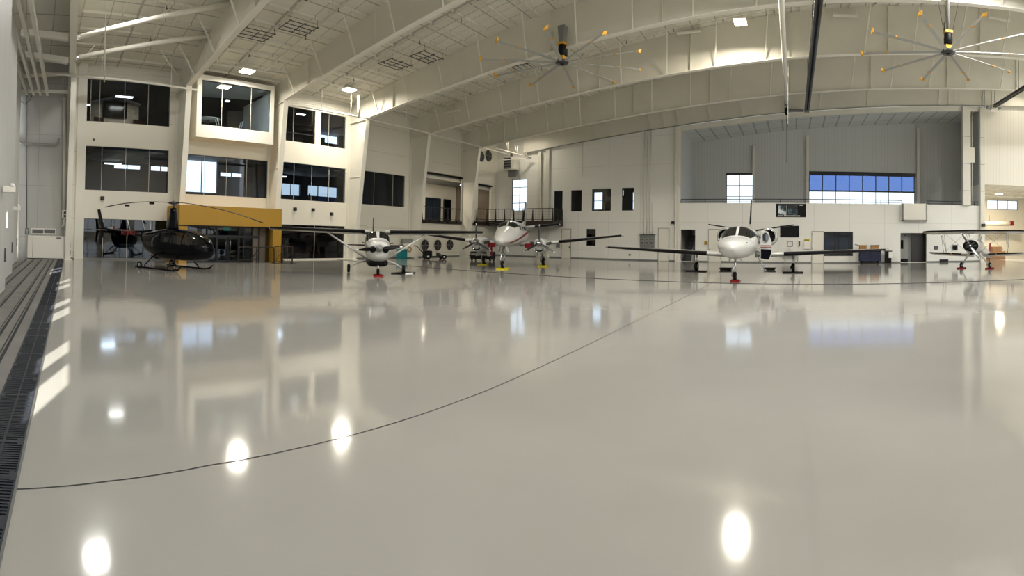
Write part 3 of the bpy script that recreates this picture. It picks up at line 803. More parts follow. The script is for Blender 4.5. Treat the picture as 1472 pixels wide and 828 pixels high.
# dark hanging bars and clamps under the deck (unistrut racks)
for k, (x, y) in enumerate(((11.3, 23.0), (13.0, 21.5), (20.3, 22.0), (21.2, 20.2), (31.6, 21.5), (26.6, 17.0), (32.5, 14.0))):
    t = thing('hanger_rack', (x, y, zr(y) - .5), 0, ['grid of dark hanger bars over the bay box, left one', 'grid of dark hanger bars over the bay box, right one', 'grid of dark hanger bars beside the right glowing lamp', 'second dark hanger grid beside the right glowing lamp', 'dark hanger grid high above the balcony', 'small dark hanger grid left of the near fan', 'small dark hanger grid behind the near fan'][k], 'hanger')
    a = MB()
    for i in range(4): a.bar((-.9, -.6 + .4*i, 0), (.9, -.6 + .4*i, 0), .03)
    a.build('cross_bar', 'steel_dark', t)
    a = MB()
    for s in (-.8, 0, .8): a.bar((s, -.7, .03), (s, .7, .03), .03)
    a.build('long_bar', 'steel_dark', t)
    a = MB()
    for s in (-.8, .8):
        for v in (-.6, .6): a.tube([(s, v, 0), (s, v, .4)], .008, 5)
    a.build('rod', 'steel_dark', t)
# diagonal round braces at the left
for k, (a, b) in enumerate((((2.2, 25.9, 10.95), (9.15, 24.3, 12.35)), ((2.05, 23.5, 11.1), (9.15, 21.6, 12.9)))):
    t = thing('tube_brace', a, 0, ['lower of the two white tube braces from the left end column', 'upper of the two white tube braces from the left end column'][k], 'brace', 'tube braces at the left end')
    a, b = Vector(a), Vector(b); d = (b - a).normalized()
    m = MB(); m.tube([a + d*.3, b], .12, 16); m.build('tube', 'trim_white', t, False)
    m = MB(); m.bar(a, a + d*.4, .03, .22); m.tube([a + d*.18 + Vector((0, -.06, 0)), a + d*.18 + Vector((0, .06, 0))], .05, 8); m.build('clevis', 'aluminium', t, False)
# thin sway rods left of girder one
for k, (p, q) in enumerate(((oX(150, 118, 3.2), oX(152, 0, 2.8)), (oY(232, 75, 26.5), oY(262, 118, 28)), (oY(112, 53, 27.5), oY(146, 15, 25)), (oY(112, 95, 28), oY(137, 64, 26.4)))):
    tag(MB().tube([p, q], .03, 8).build('sway_rod', 'steel_white'), ['thin vertical white rod above the top left window', 'short slanted rod meeting the knee left of the bay box', 'upper slanted rod close to the left end column', 'lower slanted rod close to the left end column'][k], 'rod', 'sway rods over the top left window')
# long horizontal pipe in front of the columns
pipe_thing('wall_pipe', [(.7, 27.25, 10.5), (9.6, 27.25, 10.28), (9.72, 27.25, 10.6)], .07, 'trim_white', 'long white horizontal pipe crossing the top left window', 'pipe', None, [((3.9, 27.25, 10.4), (3.9, 27.25, zr(27.25))), ((8.0, 27.25, 10.3), (8.0, 27.25, 12)), ((6, 27.25, 10.35), (6, 27.25, 10.5))], 12)
z9 = oY(305, 91, 27.25)
pipe_thing('wall_pipe', [z9, oY(412, 108, 27.25), oY(415, 112, 27.25), oY(416, 149, 27.25), oY(420, 151, 27.25), (22.4, 27.25, 10.37), (30, 27.25, 10.33), (41.9, 27.25, 10.25)], .06, 'trim_white', 'long white pipe stepping down right of the bay box and running to the far corner', 'pipe', None,
           [((x, 27.25, 10.35), (x, 27.25, 12.1)) for x in (18.5, 21.0, 23.4, 26.5, 33, 36)], 12)
pipe_thing('drop_pipe', [oY(515.5, 137, 26.8), oY(515.5, 170, 26.8)], .09, 'trim_white', 'short bright white vertical post beside the right glowing lamp', 'pipe')
# corner truss: light horizontal truss to the far corner
t = thing('corner_truss', (40, 27, 10), 0, 'small white lattice truss in the far left corner near the wall fans', 'truss')
a = MB(); p0, p1 = oY(712, 213, 27.2), oY(764, 227, 25); p2 = oY(712, 231, 28)
a.tube([p0, p1], .05); a.tube([p2, p1], .04); a.build('chord', 'trim_white', t, False)
a = MB()
for u in (.35, .6, .85):
    m_ = Vector(p0).lerp(p1, u); a.tube([m_, (m_.x, m_.y, m_.z + 1.6 * (1.1 - u))], .035); a.tube([m_, (m_.x - .5, m_.y, m_.z + 1.6 * (1.1 - u))], .03)
a.build('web_rod', 'trim_white', t, False)

# ================================================================== FAR WALL
Yc = oX(977, 292).y                    # near edge of the far wall = left side of the alcove
def rX(a, b, c, d, X=XF):              # pixel rectangle -> (y0,y1,z0,z1)
    p, q = oX(a, c, X), oX(b, d, X); return (min(p.y, q.y), max(p.y, q.y), min(p.z, q.z), max(p.z, q.z))
WT = rX(736, 757, 258.5, 303)
W = [rX(796.5, 808.5, 274.5, 297), rX(821, 836, 273.5, 303.8), rX(851, 878, 271.5, 303), rX(894, 911, 270, 302.7), rX(843, 856, 329, 353.5)]
W[0] = (W[0][0], W[0][1], 3.6, W[0][3])
mb = wall_mesh(0, XF, .25, Yc, YO + .2, 0, 12.5, [WT] + W, top=lambda u: min(zr(u) + .1, 15)); S('wall_far', mb, 'far_wall')
def winX(n, r, X, m='window_glass', nv=1, nh=0, frame='dark_frame', fw=.06):
    y0, y1, z0, z1 = r
    g = MB(); g.add([(X, y0, z0), (X, y1, z0), (X, y1, z1), (X, y0, z1)], [(0, 1, 2, 3)]); w = S('window_%d' % n, g, m)
    f = MB(); q = [Vector((X, y0, z0)), Vector((X, y1, z0)), Vector((X, y1, z1)), Vector((X, y0, z1))]
    for i in range(4): f.bar(q[i], q[(i+1) % 4], fw * 1.6)
    S('window_frame', f, frame, w)
    j = MB()
    for i in range(1, nv): y = y0 + (y1 - y0) * i / nv; j.bar((X, y, z0), (X, y, z1), fw)
    for i in range(1, nh): z = z0 + (z1 - z0) * i / nh; j.bar((X, y0, z), (X, y1, z), fw)
    if nv > 1 or nh > 1: S('window_bar', j, frame, w)
    return w
winX(40, WT, XF + .12, 'window_glass', 2, 4)
for i in range(4): winX(41 + i, W[i], XF + .12, 'office_glass', 1)
winX(45, W[4], XF + .12, 'office_glass', 1, 2)
# rooms behind these windows
mb = MB(); mb.box((XF + .26, Yc + .3, 3.0), (49, 24.2, 3.3)); S('floor_5', mb, 'interior_floor')
mb = MB(); mb.box((XF + .26, Yc + .3, 7.2), (49, 24.2, 7.3)); S('ceiling_2', mb, 'interior_dark')
mb = MB(); mb.box((XF + .26, 24.0, 0), (49, 24.2, 7.3)); S('wall_room_side', mb, 'interior_dark')
mb = MB(); mb.box((XF + .26, Yc + .05, 0), (48.2, Yc + .3, 15)); S('wall_alcove_side', mb, 'alcove_wall')
wb = [rX(853.5, 866, 276, 301.5, 48.6), rX(891, 896.5, 273, 282, 48.6), rX(909, 913, 276, 302, 48.6)]
mb = wall_mesh(0, 48.6, .2, Yc, 24.2, 0, 7.3, wb); S('wall_room_back', mb, 'interior_dark')
for i, r in enumerate(wb): winX(50 + i, r, 48.7, 'clear_glass', 1, 2)
# doors of the far wall
def doorX(n, r, X, m='trim_white', hx=1, panes=None, base=0.0, frame='paint_grey'):
    y0, y1, z0, z1 = r
    a = MB(); a.box((X - .035, y0, .02 + base), (X + .01, y1, z1)); d = S('door_%d' % n, a, m)
    f = MB(); f.box((X-.05, y0-.05, 0), (X+.01, y0, z1+.05)); f.box((X-.05, y1, 0), (X+.01, y1+.05, z1+.05)); f.box((X-.05, y0, z1), (X+.01, y1, z1+.05)); S('door_frame', f, frame, d)
    a = MB(); yh = y0 + .1 if hx < 0 else y1 - .1; a.box((X-.09, yh-.04, .95), (X-.03, yh+.04, 1.15)); S('door_handle', a, 'steel_dark', d)
    a = MB()
    for z in (.3, 1.2, z1-.3): a.box((X-.05, (y1 if hx < 0 else y0)-.015, z), (X-.03, (y1 if hx < 0 else y0)+.015, z+.12))
    S('door_hinge', a, 'steel_dark', d)
    return d
doorX(30, rX(808, 820, 329.5, 370), XF, hx=-1)
doorX(31, rX(947, 961, 328.5, 373.5), XF, hx=1)
doorX(32, rX(1019, 1036, 330, 375), XF, hx=1)
# corner columns, pipes and duct lines of the far wall
def vbarX(name, px, w, z0, z1, m, label, cat, d=.25, group=None, r=None):
    y = oX(px, 350).y; t = thing(name, (XF, y, z0), 0, label, cat, group)
    if r:
        a = MB(); a.tube([(XF - r - .05, y, z0), (XF - r - .05, y, z1)], r, 12); a.build('pipe', m, t, False)
        a = MB()
        z = z0 + .8
        while z < z1: a.box((XF-.07, y-r-.03, z), (XF, y+r+.03, z+.04)); z += 2.2
        a.build('bracket', m, t, False)
    else:
        a = MB(); a.box((XF - d, y - w/2, z0), (XF - d + .03, y + w/2, z1)); a.build('front_flange', m, t, False)
        a = MB(); a.box((XF - d, y - .012, z0), (XF, y + .012, z1)); a.build('web', m, t, False)
        a = MB(); a.box((XF - .04, y - w/2, z0), (XF - .01, y + w/2, z1)); a.build('rear_flange', m, t, False)
    return t
vbarX('wall_post', 776, .3, 0, 10.5, 'steel_white', 'white steel post right of the tall corner window, left of the pair', 'post', .35, 'posts of the far wall')
vbarX('wall_post', 787, .35, 0, 10.7, 'steel_white', 'white steel post right of the tall corner window, right of the pair', 'post', .25, 'posts of the far wall')
vbarX('wall_post', 974.5, .42, 0, 12.1, 'trim_white', 'tall flat white post where the far wall meets the big alcove', 'post', .3)
vbarX('downpipe', 836, .1, 7.8, 11.2, 'steel_white', 'thin white vertical pipe above the far wall windows', 'pipe', r=.035)
for k, px in enumerate((925.5, 930, 934.5, 938.5)):
    vbarX('conduit', px, .1, 2.15, 12.0 if k < 3 else 5.2, 'steel_white', ['white conduit rising from the breaker panels, first from the left', 'white conduit rising from the breaker panels, second from the left', 'white conduit rising from the breaker panels, third from the left', 'short white conduit rising from the breaker panels, rightmost'][k], 'conduit', group='conduits above the breaker panels', r=.04)
# breaker panels
y0, y1, z0, z1 = rX(921, 941, 337.5, 356.5)
t = thing('breaker_cabinet', (XF, (y0+y1)/2, z0), 0, 'grey electrical panel board with vented covers under the conduits', 'electrical panel')
a = MB(); a.box((XF-.2, y0, z0), (XF-.01, y1, z1)); a.build('case', 'grille', t, False)
for i in range(3):
    a = MB(); w = (y1-y0)/3
    a.box((XF-.22, y0+w*i+.05, z0+.3), (XF-.2, y0+w*(i+1)-.05, z1-.3)); a.build('cover', 'paint_grey', t, False)
    a = MB()
    for j in range(4): a.box((XF-.23, y0+w*i+.1, z0+.35+.12*j), (XF-.218, y0+w*(i+1)-.1, z0+.4+.12*j))
    a.build('vent', 'grille_dark', t, False)
a = MB(); a.box((XF-.25, y0-.1, z1+.02), (XF-.01, y1+.1, z1+.07)); a.build('wireway', 'steel_dark', t, False)
def boxX(name, r, m, d, label, cat, extra=None, X=XF, group=None):
    y0, y1, z0, z1 = r; t = thing(name, (X, (y0+y1)/2, z0), 0, label, cat, group)
    a = MB(); a.box((X-d, y0, z0), (X-.005, y1, z1)); a.build('case', m, t, False, bevel=min(.01, d/4))
    if extra:
        a = MB(); i = min(y1-y0, z1-z0)*.14; a.box((X-d-.012, y0+i, z0+i), (X-d, y1-i, z1-i)); a.build('cover', extra, t, False)
    return t
boxX('switch_box', rX(800, 805, 350, 356), 'paint_grey', .1, 'small grey box on the wall left of the white door', 'switch', 'grille')
t = boxX('alarm_horn', rX(965.5, 969.5, 318, 322), 'steel_dark', .18, 'dark round alarm horn beside the tall post', 'alarm', 'black')
boxX('floor_outlet', rX(904, 906.5, 365, 367.5), 'steel_dark', .04, 'tiny dark outlet low on the far wall', 'outlet')
# unit heater high in the corner
y0, y1, z0, z1 = rX(735, 752, 229, 246)
t = thing('unit_heater', (XF-1.0, (y0+y1)/2, z0), 0, 'white box heater with dark louvres hanging above the tall corner window', 'heater')
a = MB(); a.box((XF-1.5, y0, z0), (XF-.7, y1, z1)); a.build('case', 'steel_white', t, False, bevel=.02)
a = MB(); a.box((XF-1.52, y0+.55, z0+.12), (XF-1.5, y1-.1, z1-.12)); a.build('intake', 'grille_dark', t, False)
a = MB()
for j in range(5): a.box((XF-1.55, y0+.55, z0+.2+.26*j), (XF-1.5, y1-.1, z0+.24+.26*j))
a.build('louvre', 'paint_grey', t, False)
a = MB(); a.box((XF-1.2, y0+.1, z0-.7), (XF-.8, y1-.4, z0)); a.build('duct', 'grille', t, False)
a = MB(); a.tube([(XF-1.1, (y0+y1)/2, z1), (XF-1.1, (y0+y1)/2, z1+.5)], .12); a.build('flue', 'steel_dark', t, False)
# round exhaust fans in the wall
def wallfan(p, r, label, group, axis='Y'):
    t = thing('exhaust_fan', p, 0, label, 'fan', group)
    N = (0, 1, 0)
    a = MB(); a.lathe([(r+.06, -.04), (r+.06, .0), (r, .0), (r, -.05), (r+.06, -.04)], (0, 0, 0), N, 36); a.build('shroud', 'steel_white', t)
    a = MB(); a.lathe([(0, -.01), (r, -.01)], (0, 0, 0), N, 36); a.build('opening', 'fan_dark', t)
    for i in range(4):
        b = MB(); an = PI/4 + PI/2*i; c, s = math.cos(an), math.sin(an)
        b.add([(c*.1 - s*.05, -.06, s*.1 + c*.05), (c*.1 + s*.05, -.02, s*.1 - c*.05), (c*r*.92 + s*r*.28, -.02, s*r*.92 - c*r*.28), (c*r*.9 - s*r*.2, -.07, s*r*.9 + c*r*.2)], [(0, 1, 2, 3)]); b.build('blade', 'grille_dark', t)
    a = MB(); a.bar((-r, -.08, 0), (r, -.08, 0), .035); a.bar((0, -.08, -r), (0, -.08, r), .035); a.build('guard_bar', 'aluminium', t)
    a = MB(); a.lathe([(0, -.1), (.1, -.1), (.1, -.02)], (0, 0, 0), N, 16); a.build('motor_hub', 'steel_dark', t)
for k, (px, py) in enumerate(((610.5, 352.5), (629, 352.5), (646.3, 352))):
    p = oY(px, py, YO - .03); wallfan(p, .5, 'round dark wall fan low under the balcony, ' + ['leftmost of three', 'middle of three', 'rightmost of three'][k], 'low exhaust fans')
for k, (px, py) in enumerate(((691.5, 225), (702, 224))):
    p = oY(px, py, YO - .03); wallfan(p, .6 if k else .55, 'round dark wall fan high in the far corner, ' + ['half hidden by the column edge', 'fully in view'][k], 'high exhaust fans')
# balcony along the loggia and the far wall
XB = 40.0
yB = oX(795, 298, XB).y
def railing(name, pts, z, label, posts=8, mesh=True, h=1.15, deck=None):
    t = thing(name, (pts[0][0], pts[0][1], z), 0, label, 'railing')
    a = MB()
    for p, q in zip(pts[:-1], pts[1:]): a.bar((*p, z + h), (*q, z + h), .06, .06)
    a.build('top_rail', 'rail_dark', t, False)
    a = MB()
    for p, q in zip(pts[:-1], pts[1:]): a.bar((*p, z + .12), (*q, z + .12), .04, .05)
    a.build('bottom_rail', 'rail_dark', t, False)
    for p, q in zip(pts[:-1], pts[1:]):
        P, Q = Vector(p), Vector(q); n = max(1, round((Q - P).length / 1.15))
        for i in range(n + 1):
            m = P.lerp(Q, i / n); b = MB(); d = (Q - P).normalized() * .11; nrm = Vector((-d.y, d.x)).normalized() * .03
            b.prism([(m.x - d.x, m.y - d.y, z - .1), (m.x + d.x, m.y + d.y, z - .1), (m.x + d.x*.25, m.y + d.y*.25, z + h), (m.x - d.x*.25, m.y - d.y*.25, z + h)], (nrm.x, nrm.y, 0)); b.build('post', 'rail_dark', t, False)
    if mesh:
        a = MB()
        for p, q in zip(pts[:-1], pts[1:]):
            P, Q = Vector(p), Vector(q); n = int((Q - P).length / .45)
            for i in range(1, n): m = P.lerp(Q, i / n); a.bar((m.x, m.y, z + .12), (m.x, m.y, z + h), .008)
            for zz in (.35, .58, .82, 1.0): a.bar((*p, z + zz), (*q, z + zz), .008)
        a.build('wire_infill', 'steel_dark', t, False)
    return t
zd = 3.55
mb = MB(); mb.box((XB, yB, zd - .5), (XF, YO, zd)); mb.box((38.4, YO-.3, 3.02), (XB, YO, 3.45))
t = tag(mb.build('balcony_deck', 'rail_dark'), 'dark steel balcony deck wrapping the far left corner', 'balcony')
railing('balcony_railing', [(XF - .1, yB + .04), (XB + .05, yB + .04), (XB + .05, YO - .4), (38.6, YO - .2)], zd, 'dark balcony railing in the far corner above the twin propeller plane')
railing('balcony_railing', [(30.95, YO - .02), (36.75, YO - .02)], 3.35, 'dark balcony railing left of the last column, over the three wall fans')
mb = MB(); mb.box((30.95, YO-.08, 3.05), (36.75, YO-.01, 3.35)); tag(mb.build('edge_beam', 'rail_dark'), 'dark edge beam under the left balcony railing', 'beam')
for k, (px, py) in enumerate(((616, 317.5), (629.5, 318), (642.5, 318.5), (655, 319.5), (677, 320), (687, 320.5))):
    p = oY(px, py, YO - .01); t = thing('wall_light', p, 0, 'small black downlight under the balcony edge, ' + ['first from the left', 'second from the left', 'third from the left', 'fourth from the left, by the column', 'fifth, right of the column', 'sixth, nearest the corner'][k], 'light', 'black downlights under the balcony')
    a = MB(); a.lathe([(0, -.09), (.08, -.09), (.08, .09), (0, .09)], (0, -.1, 0), n=14); a.build('can', 'black', t)
    a = MB(); a.box((-.04, -.05, -.03), (.04, .01, .03)); a.build('bracket', 'black', t)
# ================================================================== ALCOVE
XA = 48.0
def apx(px): return oX(px, 300).y
yN = oX(1413, 300).y                                   # right end of the alcove
stair = rX(978.5, 999, 330, 374); stair = (stair[0], min(stair[1], Yc - .02), 0.02, stair[3])
dwin = rX(1184.5, 1226, 333, 368); gate = rX(1294.5, 1332, 335, 377); gate = (gate[0], gate[1], .02, gate[3])
mb = wall_mesh(0, XF, .25, yN, Yc, 0, 5.18, [stair, dwin, gate]); S('wall_alcove_front', mb, 'far_wall')
mb = MB(); mb.box((XF + .25, yN + .25, 4.1), (XA, Yc, 4.3)); S('floor_6', mb, 'alcove_wall')
w1 = rX(1044.5, 1082, 251, 292.5, XA); w2 = rX(1163, 1315, 250.5, 295.5, XA)
w1 = (w1[0], w1[1], 5.2, w1[3]); w2 = (w2[0], w2[1], 5.2, w2[3])
mb = wall_mesh(0, XA, .25, yN, Yc + .2, 0, 16, [w1, w2]); S('wall_alcove_back', mb, 'alcove_wall')
winX(60, w1, XA + .1, 'window_glass', 2, 3, fw=.055)
# long window: blue-filmed upper row, clear lower row
zm = oX(1240, 275, XA).z
winX(61, (w2[0], w2[1], 5.2, zm), XA + .1, 'window_glass', 8, 1, fw=.06)
winX(62, (w2[0], w2[1], zm, w2[3]), XA + .1, 'blue_glass', 8, 1, fw=.09)
mb = MB(); mb.box((XA - .04, w2[0] - .1, w2[3] - .05), (XA + .0, w2[1] + .1, w2[3] + .3)); S('trim_40', mb, 'dark_frame')
mb = MB(); mb.box((XA - .04, w1[0] - .1, w1[3] - .05), (XA + .0, w1[1] + .05, w1[3] + .15)); S('trim_41', mb, 'dark_frame')
# roof of the alcove continues at girder-bottom height
mb = MB(); mb.prism([(XF, Yc + .2, zb(Yc) - .6), (XA + .3, Yc + .2, zb(Yc) - .6), (XA + .3, 0, zb(0) - .45), (XF, 0, zb(0) - .45)], (0, 0, .12)); S('ceiling_3', mb, 'alcove_roof')
mb = MB(); mb.prism([(XF, 0, zb(0) - .45), (XA + .3, 0, zb(0) - .45), (XA + .3, yN, zb(yN) - .45), (XF, yN, zb(yN) - .45)], (0, 0, .12)); S('ceiling_3', mb, 'alcove_roof')
# beam over the alcove mouth + upper wall above it
def zt_(y): return zb(y) - .12
mb = MB(); ys = [26, 20, Yc, 0, -12, -19, -30]
for p, q in zip(ys[:-1], ys[1:]):
    mb.prism([(XF - .3, p, zb(p) - .25), (XF - .3, q, zb(q) - .25), (XF - .3, q, zr(q)), (XF - .3, p, zr(p))], (.25, 0, 0))
S('wall_far_upper', mb, 'girder_white')
mb = MB()
for p, q in zip(ys[:-1], ys[1:]):
    mb.bar((XF - .34, p, zb(p) - .3), (XF - .34, q, zb(q) - .3), .12, .06)
S('trim_42', mb, 'paint_grey')
mb = MB()
for p, q in ((Yc, 0), (0, -17)): mb.prism([(XF - .08, p, zb(p) - .75), (XF - .08, q, zb(q) - .75), (XF - .08, q, zb(q) - .28), (XF - .08, p, zb(p) - .28)], (.2, 0, 0))
S('trim_43', mb, 'steel_white')
# stiffener struts on the upper wall
for k, px in enumerate((858, 877, 937, 956, 977, 1022, 1068, 1112, 1178, 1246, 1348, 1362, 1411, 1424)):
    y = oX(px, 170).y; lean = .35 if px < 1150 else -.1
    a = MB(); a.bar((XF - .33, y, zb(y) - .2), (XF - .33, y + lean, zb(y) + 1.5), .1, .06)
    tag(a.build('wall_strut', 'steel_white'), 'short white strut on the wall band above the alcove, number %s from the left' % ['one', 'two', 'three', 'four', 'five', 'six', 'seven', 'eight', 'nine', 'ten', 'eleven', 'twelve', 'thirteen', 'fourteen'][k], 'strut', 'struts on the band above the alcove')
# posts on the alcove back wall
for k, (px, z1_) in enumerate(((1084, 11.3), (1161, 12.3), (1319, 13.4))):
    y = oX(px, 250, XA).y; t = thing('alcove_post', (XA, y, 4.3), 0, ['white post left in the alcove, right of the small window', 'white post in the alcove at the left end of the long window', 'white post in the alcove at the right end of the long window'][k], 'post', 'posts of the alcove back wall')
    a = MB(); a.box((XA - .3, y - .13, 4.3), (XA - .27, y + .13, z1_)); a.build('flange', 'steel_white', t, False)
    a = MB(); a.box((XA - .27, y - .012, 4.3), (XA, y + .012, z1_)); a.build('web', 'steel_white', t, False)
# railing along the alcove parapet: dark rail
t = thing('parapet_rail', (XF, 0, 5.2), 0, 'thin dark guard rail along the top of the alcove parapet', 'railing')
yg0, yg1 = apx(1296), apx(1332)
a = MB()
for (p, q) in ((Yc - .1, yg0), (yg1, yN + .1)):
    a.bar((XF + .1, p, 5.52), (XF + .1, q, 5.52), .06, .06); a.bar((XF + .1, p, 5.3), (XF + .1, q, 5.3), .03, .03)
a.build('rail', 'dark_frame', t, False)
a = MB(); y = Yc - .1
while y > yN:
    if not (yg1 < y < yg0): a.bar((XF + .1, y, 5.1), (XF + .1, y, 5.52), .05)
    y -= 2.2
a.build('post', 'dark_frame', t, False)
# the white gate panel hung on the parapet
y0, y1, z0, z1 = rX(1296.5, 1331.5, 292.5, 318)
t = thing('loading_gate', (XF-.3, (y0+y1)/2, z0), 0, 'white box-like loading gate hung on the alcove parapet', 'gate')
a = MB(); a.box((XF-.3, y0+.1, z0+.12), (XF-.2, y1-.1, z1)); a.build('panel', 'trim_white', t, False)
a = MB(); a.box((XF-.34, y0, z0), (XF, y1, z0+.1)); a.box((XF-.34, y0, z0), (XF, y0+.1, z1)); a.box((XF-.34, y1-.07, z0), (XF, y1, z1)); a.build('frame', 'paint_grey', t, False)  # grey edge pieces paint the shade around the panel
# piers at the right end of the alcove
for k, (p0_, p1_) in enumerate(((1383, 1394), (1408, 1414))):
    y0, y1 = apx(p1_), apx(p0_); t = thing('pier', (XF, (y0+y1)/2, 0), 0, ['broad pale grey pier at the right end of the alcove', 'narrow pale pier edge beside the opening to the next room'][k], 'pier')
    a = MB(); a.box((XF - .32, y0, 0 if k else 5.2), (XF + .1, y1, 14.3)); a.build('shaft', 'steel_white', t, False)
    a = MB()
    for z in (6.5, 9.0, 11.5): a.box((XF - .33, y0, z), (XF - .3, y1, z + .03))
    a.build('joint', 'grille', t, False)
boxX('junction_box', (apx(1402), apx(1391), 9.2, 10.6), 'steel_white', .15, 'pale square box between the two piers', 'box', X=XF+.2)
pipe_thing('corner_conduit', [(XF+.3, apx(1399.5), 5.2), (XF+.3, apx(1399.5), 14)], .05, 'trim_white', 'thin white conduit between the two piers', 'conduit')
boxX('alarm_horn', rX(1409, 1413, 322, 326), 'black', .3, 'small dark alarm horn on the narrow pier', 'alarm', 'steel_dark', X=XF-.3)
# siding wall over the side room, and the side room itself
zo = oX(1440, 266).z
mb = MB(); mb.prism([(XF, yN, zo), (XF, -30, zo), (XF, -30, 17), (XF, yN, 15)], (.2, 0, 0)); S('wall_right_upper', mb, 'siding')
mb = MB(); mb.box((XF + .1, yN - .0, 0), (56, yN + .25, zo)); S('wall_side_room', mb, 'far_wall')
wr = rX(1419, 1463, 287.5, 302, 56); 
mb = wall_mesh(0, 56, .2, -40, yN, 0, zo + .3, [wr]); S('wall_side_room_back', mb, 'siding')
winX(70, wr, 56.1, 'window_glass', 3, 1)
mb = MB(); mb.box((XF + .26, yN - .1, zo), (XA + .25, yN + .1, 16)); S('wall_alcove_side', mb, 'alcove_wall')
mb = MB(); mb.box((XF + .2, -40, zo), (56.2, yN, zo + .15)); S('ceiling_4', mb, 'roof_deck')
mb = MB(); mb.box((XF, -34.3, 0), (56.2, -34.1, zo)); S('wall_side_room_right', mb, 'siding')
WB = [(-5 + 6.4*i, .5 + 6.4*i, 1.0, 6.2) for i in range(7)]  # unseen window band added to let daylight into the hall
mb = wall_mesh(1, YB, -.2, -7, 43, 0, 20.5, WB); S('wall_back', mb, 'siding')
for i, r in enumerate(WB):
    g = MB(); g.add([(r[0], YB-.1, r[2]), (r[1], YB-.1, r[2]), (r[1], YB-.1, r[3]), (r[0], YB-.1, r[3])], [(0, 1, 2, 3)]); ww = S('window_%d' % (80+i), g, 'clear_glass')
    f = MB()
    for k in range(4): x = r[0] + (r[1]-r[0])*k/3; f.bar((x, YB-.1, r[2]), (x, YB-.1, r[3]), .1)
    for k in range(3): z = r[2] + (r[3]-r[2])*k/2; f.bar((r[0], YB-.1, z), (r[1], YB-.1, z), .1)
    S('window_frame', f, 'dark_frame', ww)
    li = bpy.data.lights.new('window_portal', 'AREA'); li.shape = 'RECTANGLE'; li.size = r[1]-r[0]; li.size_y = r[3]-r[2]; li.cycles.is_portal = True
    lo = bpy.data.objects.new('window_portal', li); COL.objects.link(lo); lo.location = ((r[0]+r[1])/2, YB-.25, (r[2]+r[3])/2); lo.rotation_euler = (PI/2, 0, 0)
mb = MB(); mb.box((-7, YB, 0), (-6.8, 31, 20)); S('wall_left_outer', mb, 'siding') if False else None
# side room fittings
p = oX(1436, 279, 50)
t = thing('room_lamp', p, 0, 'bright round lamp in the side room at the right edge', 'lamp')
a = MB(); a.lathe([(0, .0), (.42, 0), (.42, .04), (0, .05)], (0, 0, 0), n=24); a.build('diffuser', 'lamp_glow', t)
a = MB(); a.lathe([(.46, -.03), (.46, .1), (.1, .3), (0, .3)], (0, 0, 0.02), n=24); a.build('housing', 'trim_white', t)
t = thing('room_truss', (48, -24, zo), 0, 'long white bar joist under the ceiling of the side room', 'truss')
zt2 = zo - .08
a = MB(); a.bar((48, yN - .1, zt2), (48, -32, zt2), .08); a.bar((48, yN - .1, zt2 - .45), (48, -32, zt2 - .45), .08); a.build('chord', 'trim_white', t, False)
a = MB(); y = yN - .2; s = 0
while y > -31: a.bar((48, y, zt2 - .45 * s), (48, y - .5, zt2 - .45 * (1 - s)), .04); y -= .5; s = 1 - s
a.build('web_rod', 'trim_white', t, False)
p, q = oX(1415, 321, 54), oX(1452, 321.5, 54)
t = thing('tube_heater', p, 0, 'long white tube heater on the wall of the side room', 'heater')
a = MB(); a.tube([p, q], .28, 14); a.build('tube', 'trim_white', t, False)
a = MB(); a.box((53.7, q.y - .35, q.z - .25), (54.2, q.y + .05, q.z + .3)); a.build('burner', 'red', t, False)
a = MB()
for u in (.2, .8): m_ = p.lerp(q, u); a.tube([m_, m_ + Vector((0, 0, 1.0))], .02)
a.build('hanger', 'steel_dark', t, False)
for k, (a0, a1, b0, b1, lb) in enumerate(((1424.5, 1438, 354.5, 361.5, 'upper brown cardboard box stacked in the side room'), (1421, 1443, 361.5, 366, 'wide flat brown box under the other one in the side room'), (1421, 1443, 366, 372, 'low brown crate at the bottom of the stack in the side room'))):
    y0, y1, z0, z1 = rX(a0, a1, b0, b1, 46)
    if k == 2: z0 = 0.0
    t = thing('cardboard_box', (46, (y0+y1)/2, z0), 0, lb, 'box', 'brown boxes in the side room')
    a = MB(); a.box((45.6, y0, z0), (46.6, y1, z1)); a.build('carton', 'cardboard', t, False, bevel=.01)
    a = MB(); a.box((45.59, (y0+y1)/2-.04, z0), (45.6, (y0+y1)/2+.04, z1)); a.build('tape', 'wood', t, False)
# stair well behind its opening
t = thing('staircase', (44, (stair[0]+stair[1])/2, 0), 0, 'dark staircase seen through the opening at the left of the alcove', 'stairs')
a = MB()
for i in range(14): a.box((42.9 + .27*i, stair[0]+.35, .17*i), (42.9 + .27*(i+1), stair[1], .17*(i+1)))
a.build('flight', 'steel_dark', t, False)
a = MB(); a.tube([(42.7, stair[0]+.4, .95), (46.5, stair[0]+.4, 3.3)], .03); a.tube([(42.9, stair[0]+.4, 0), (42.9, stair[0]+.4, 1.0)], .025); a.build('handrail', 'aluminium', t, False)
mb = MB(); mb.box((47.5, -8, 0), (47.7, Yc, 4.1)); S('wall_under_deck', mb, 'alcove_wall')
mb = MB(); mb.box((XF+.25, stair[0]-.2, 0), (47.5, stair[0]-.05, 4.1)); S('wall_stair', mb, 'alcove_wall')
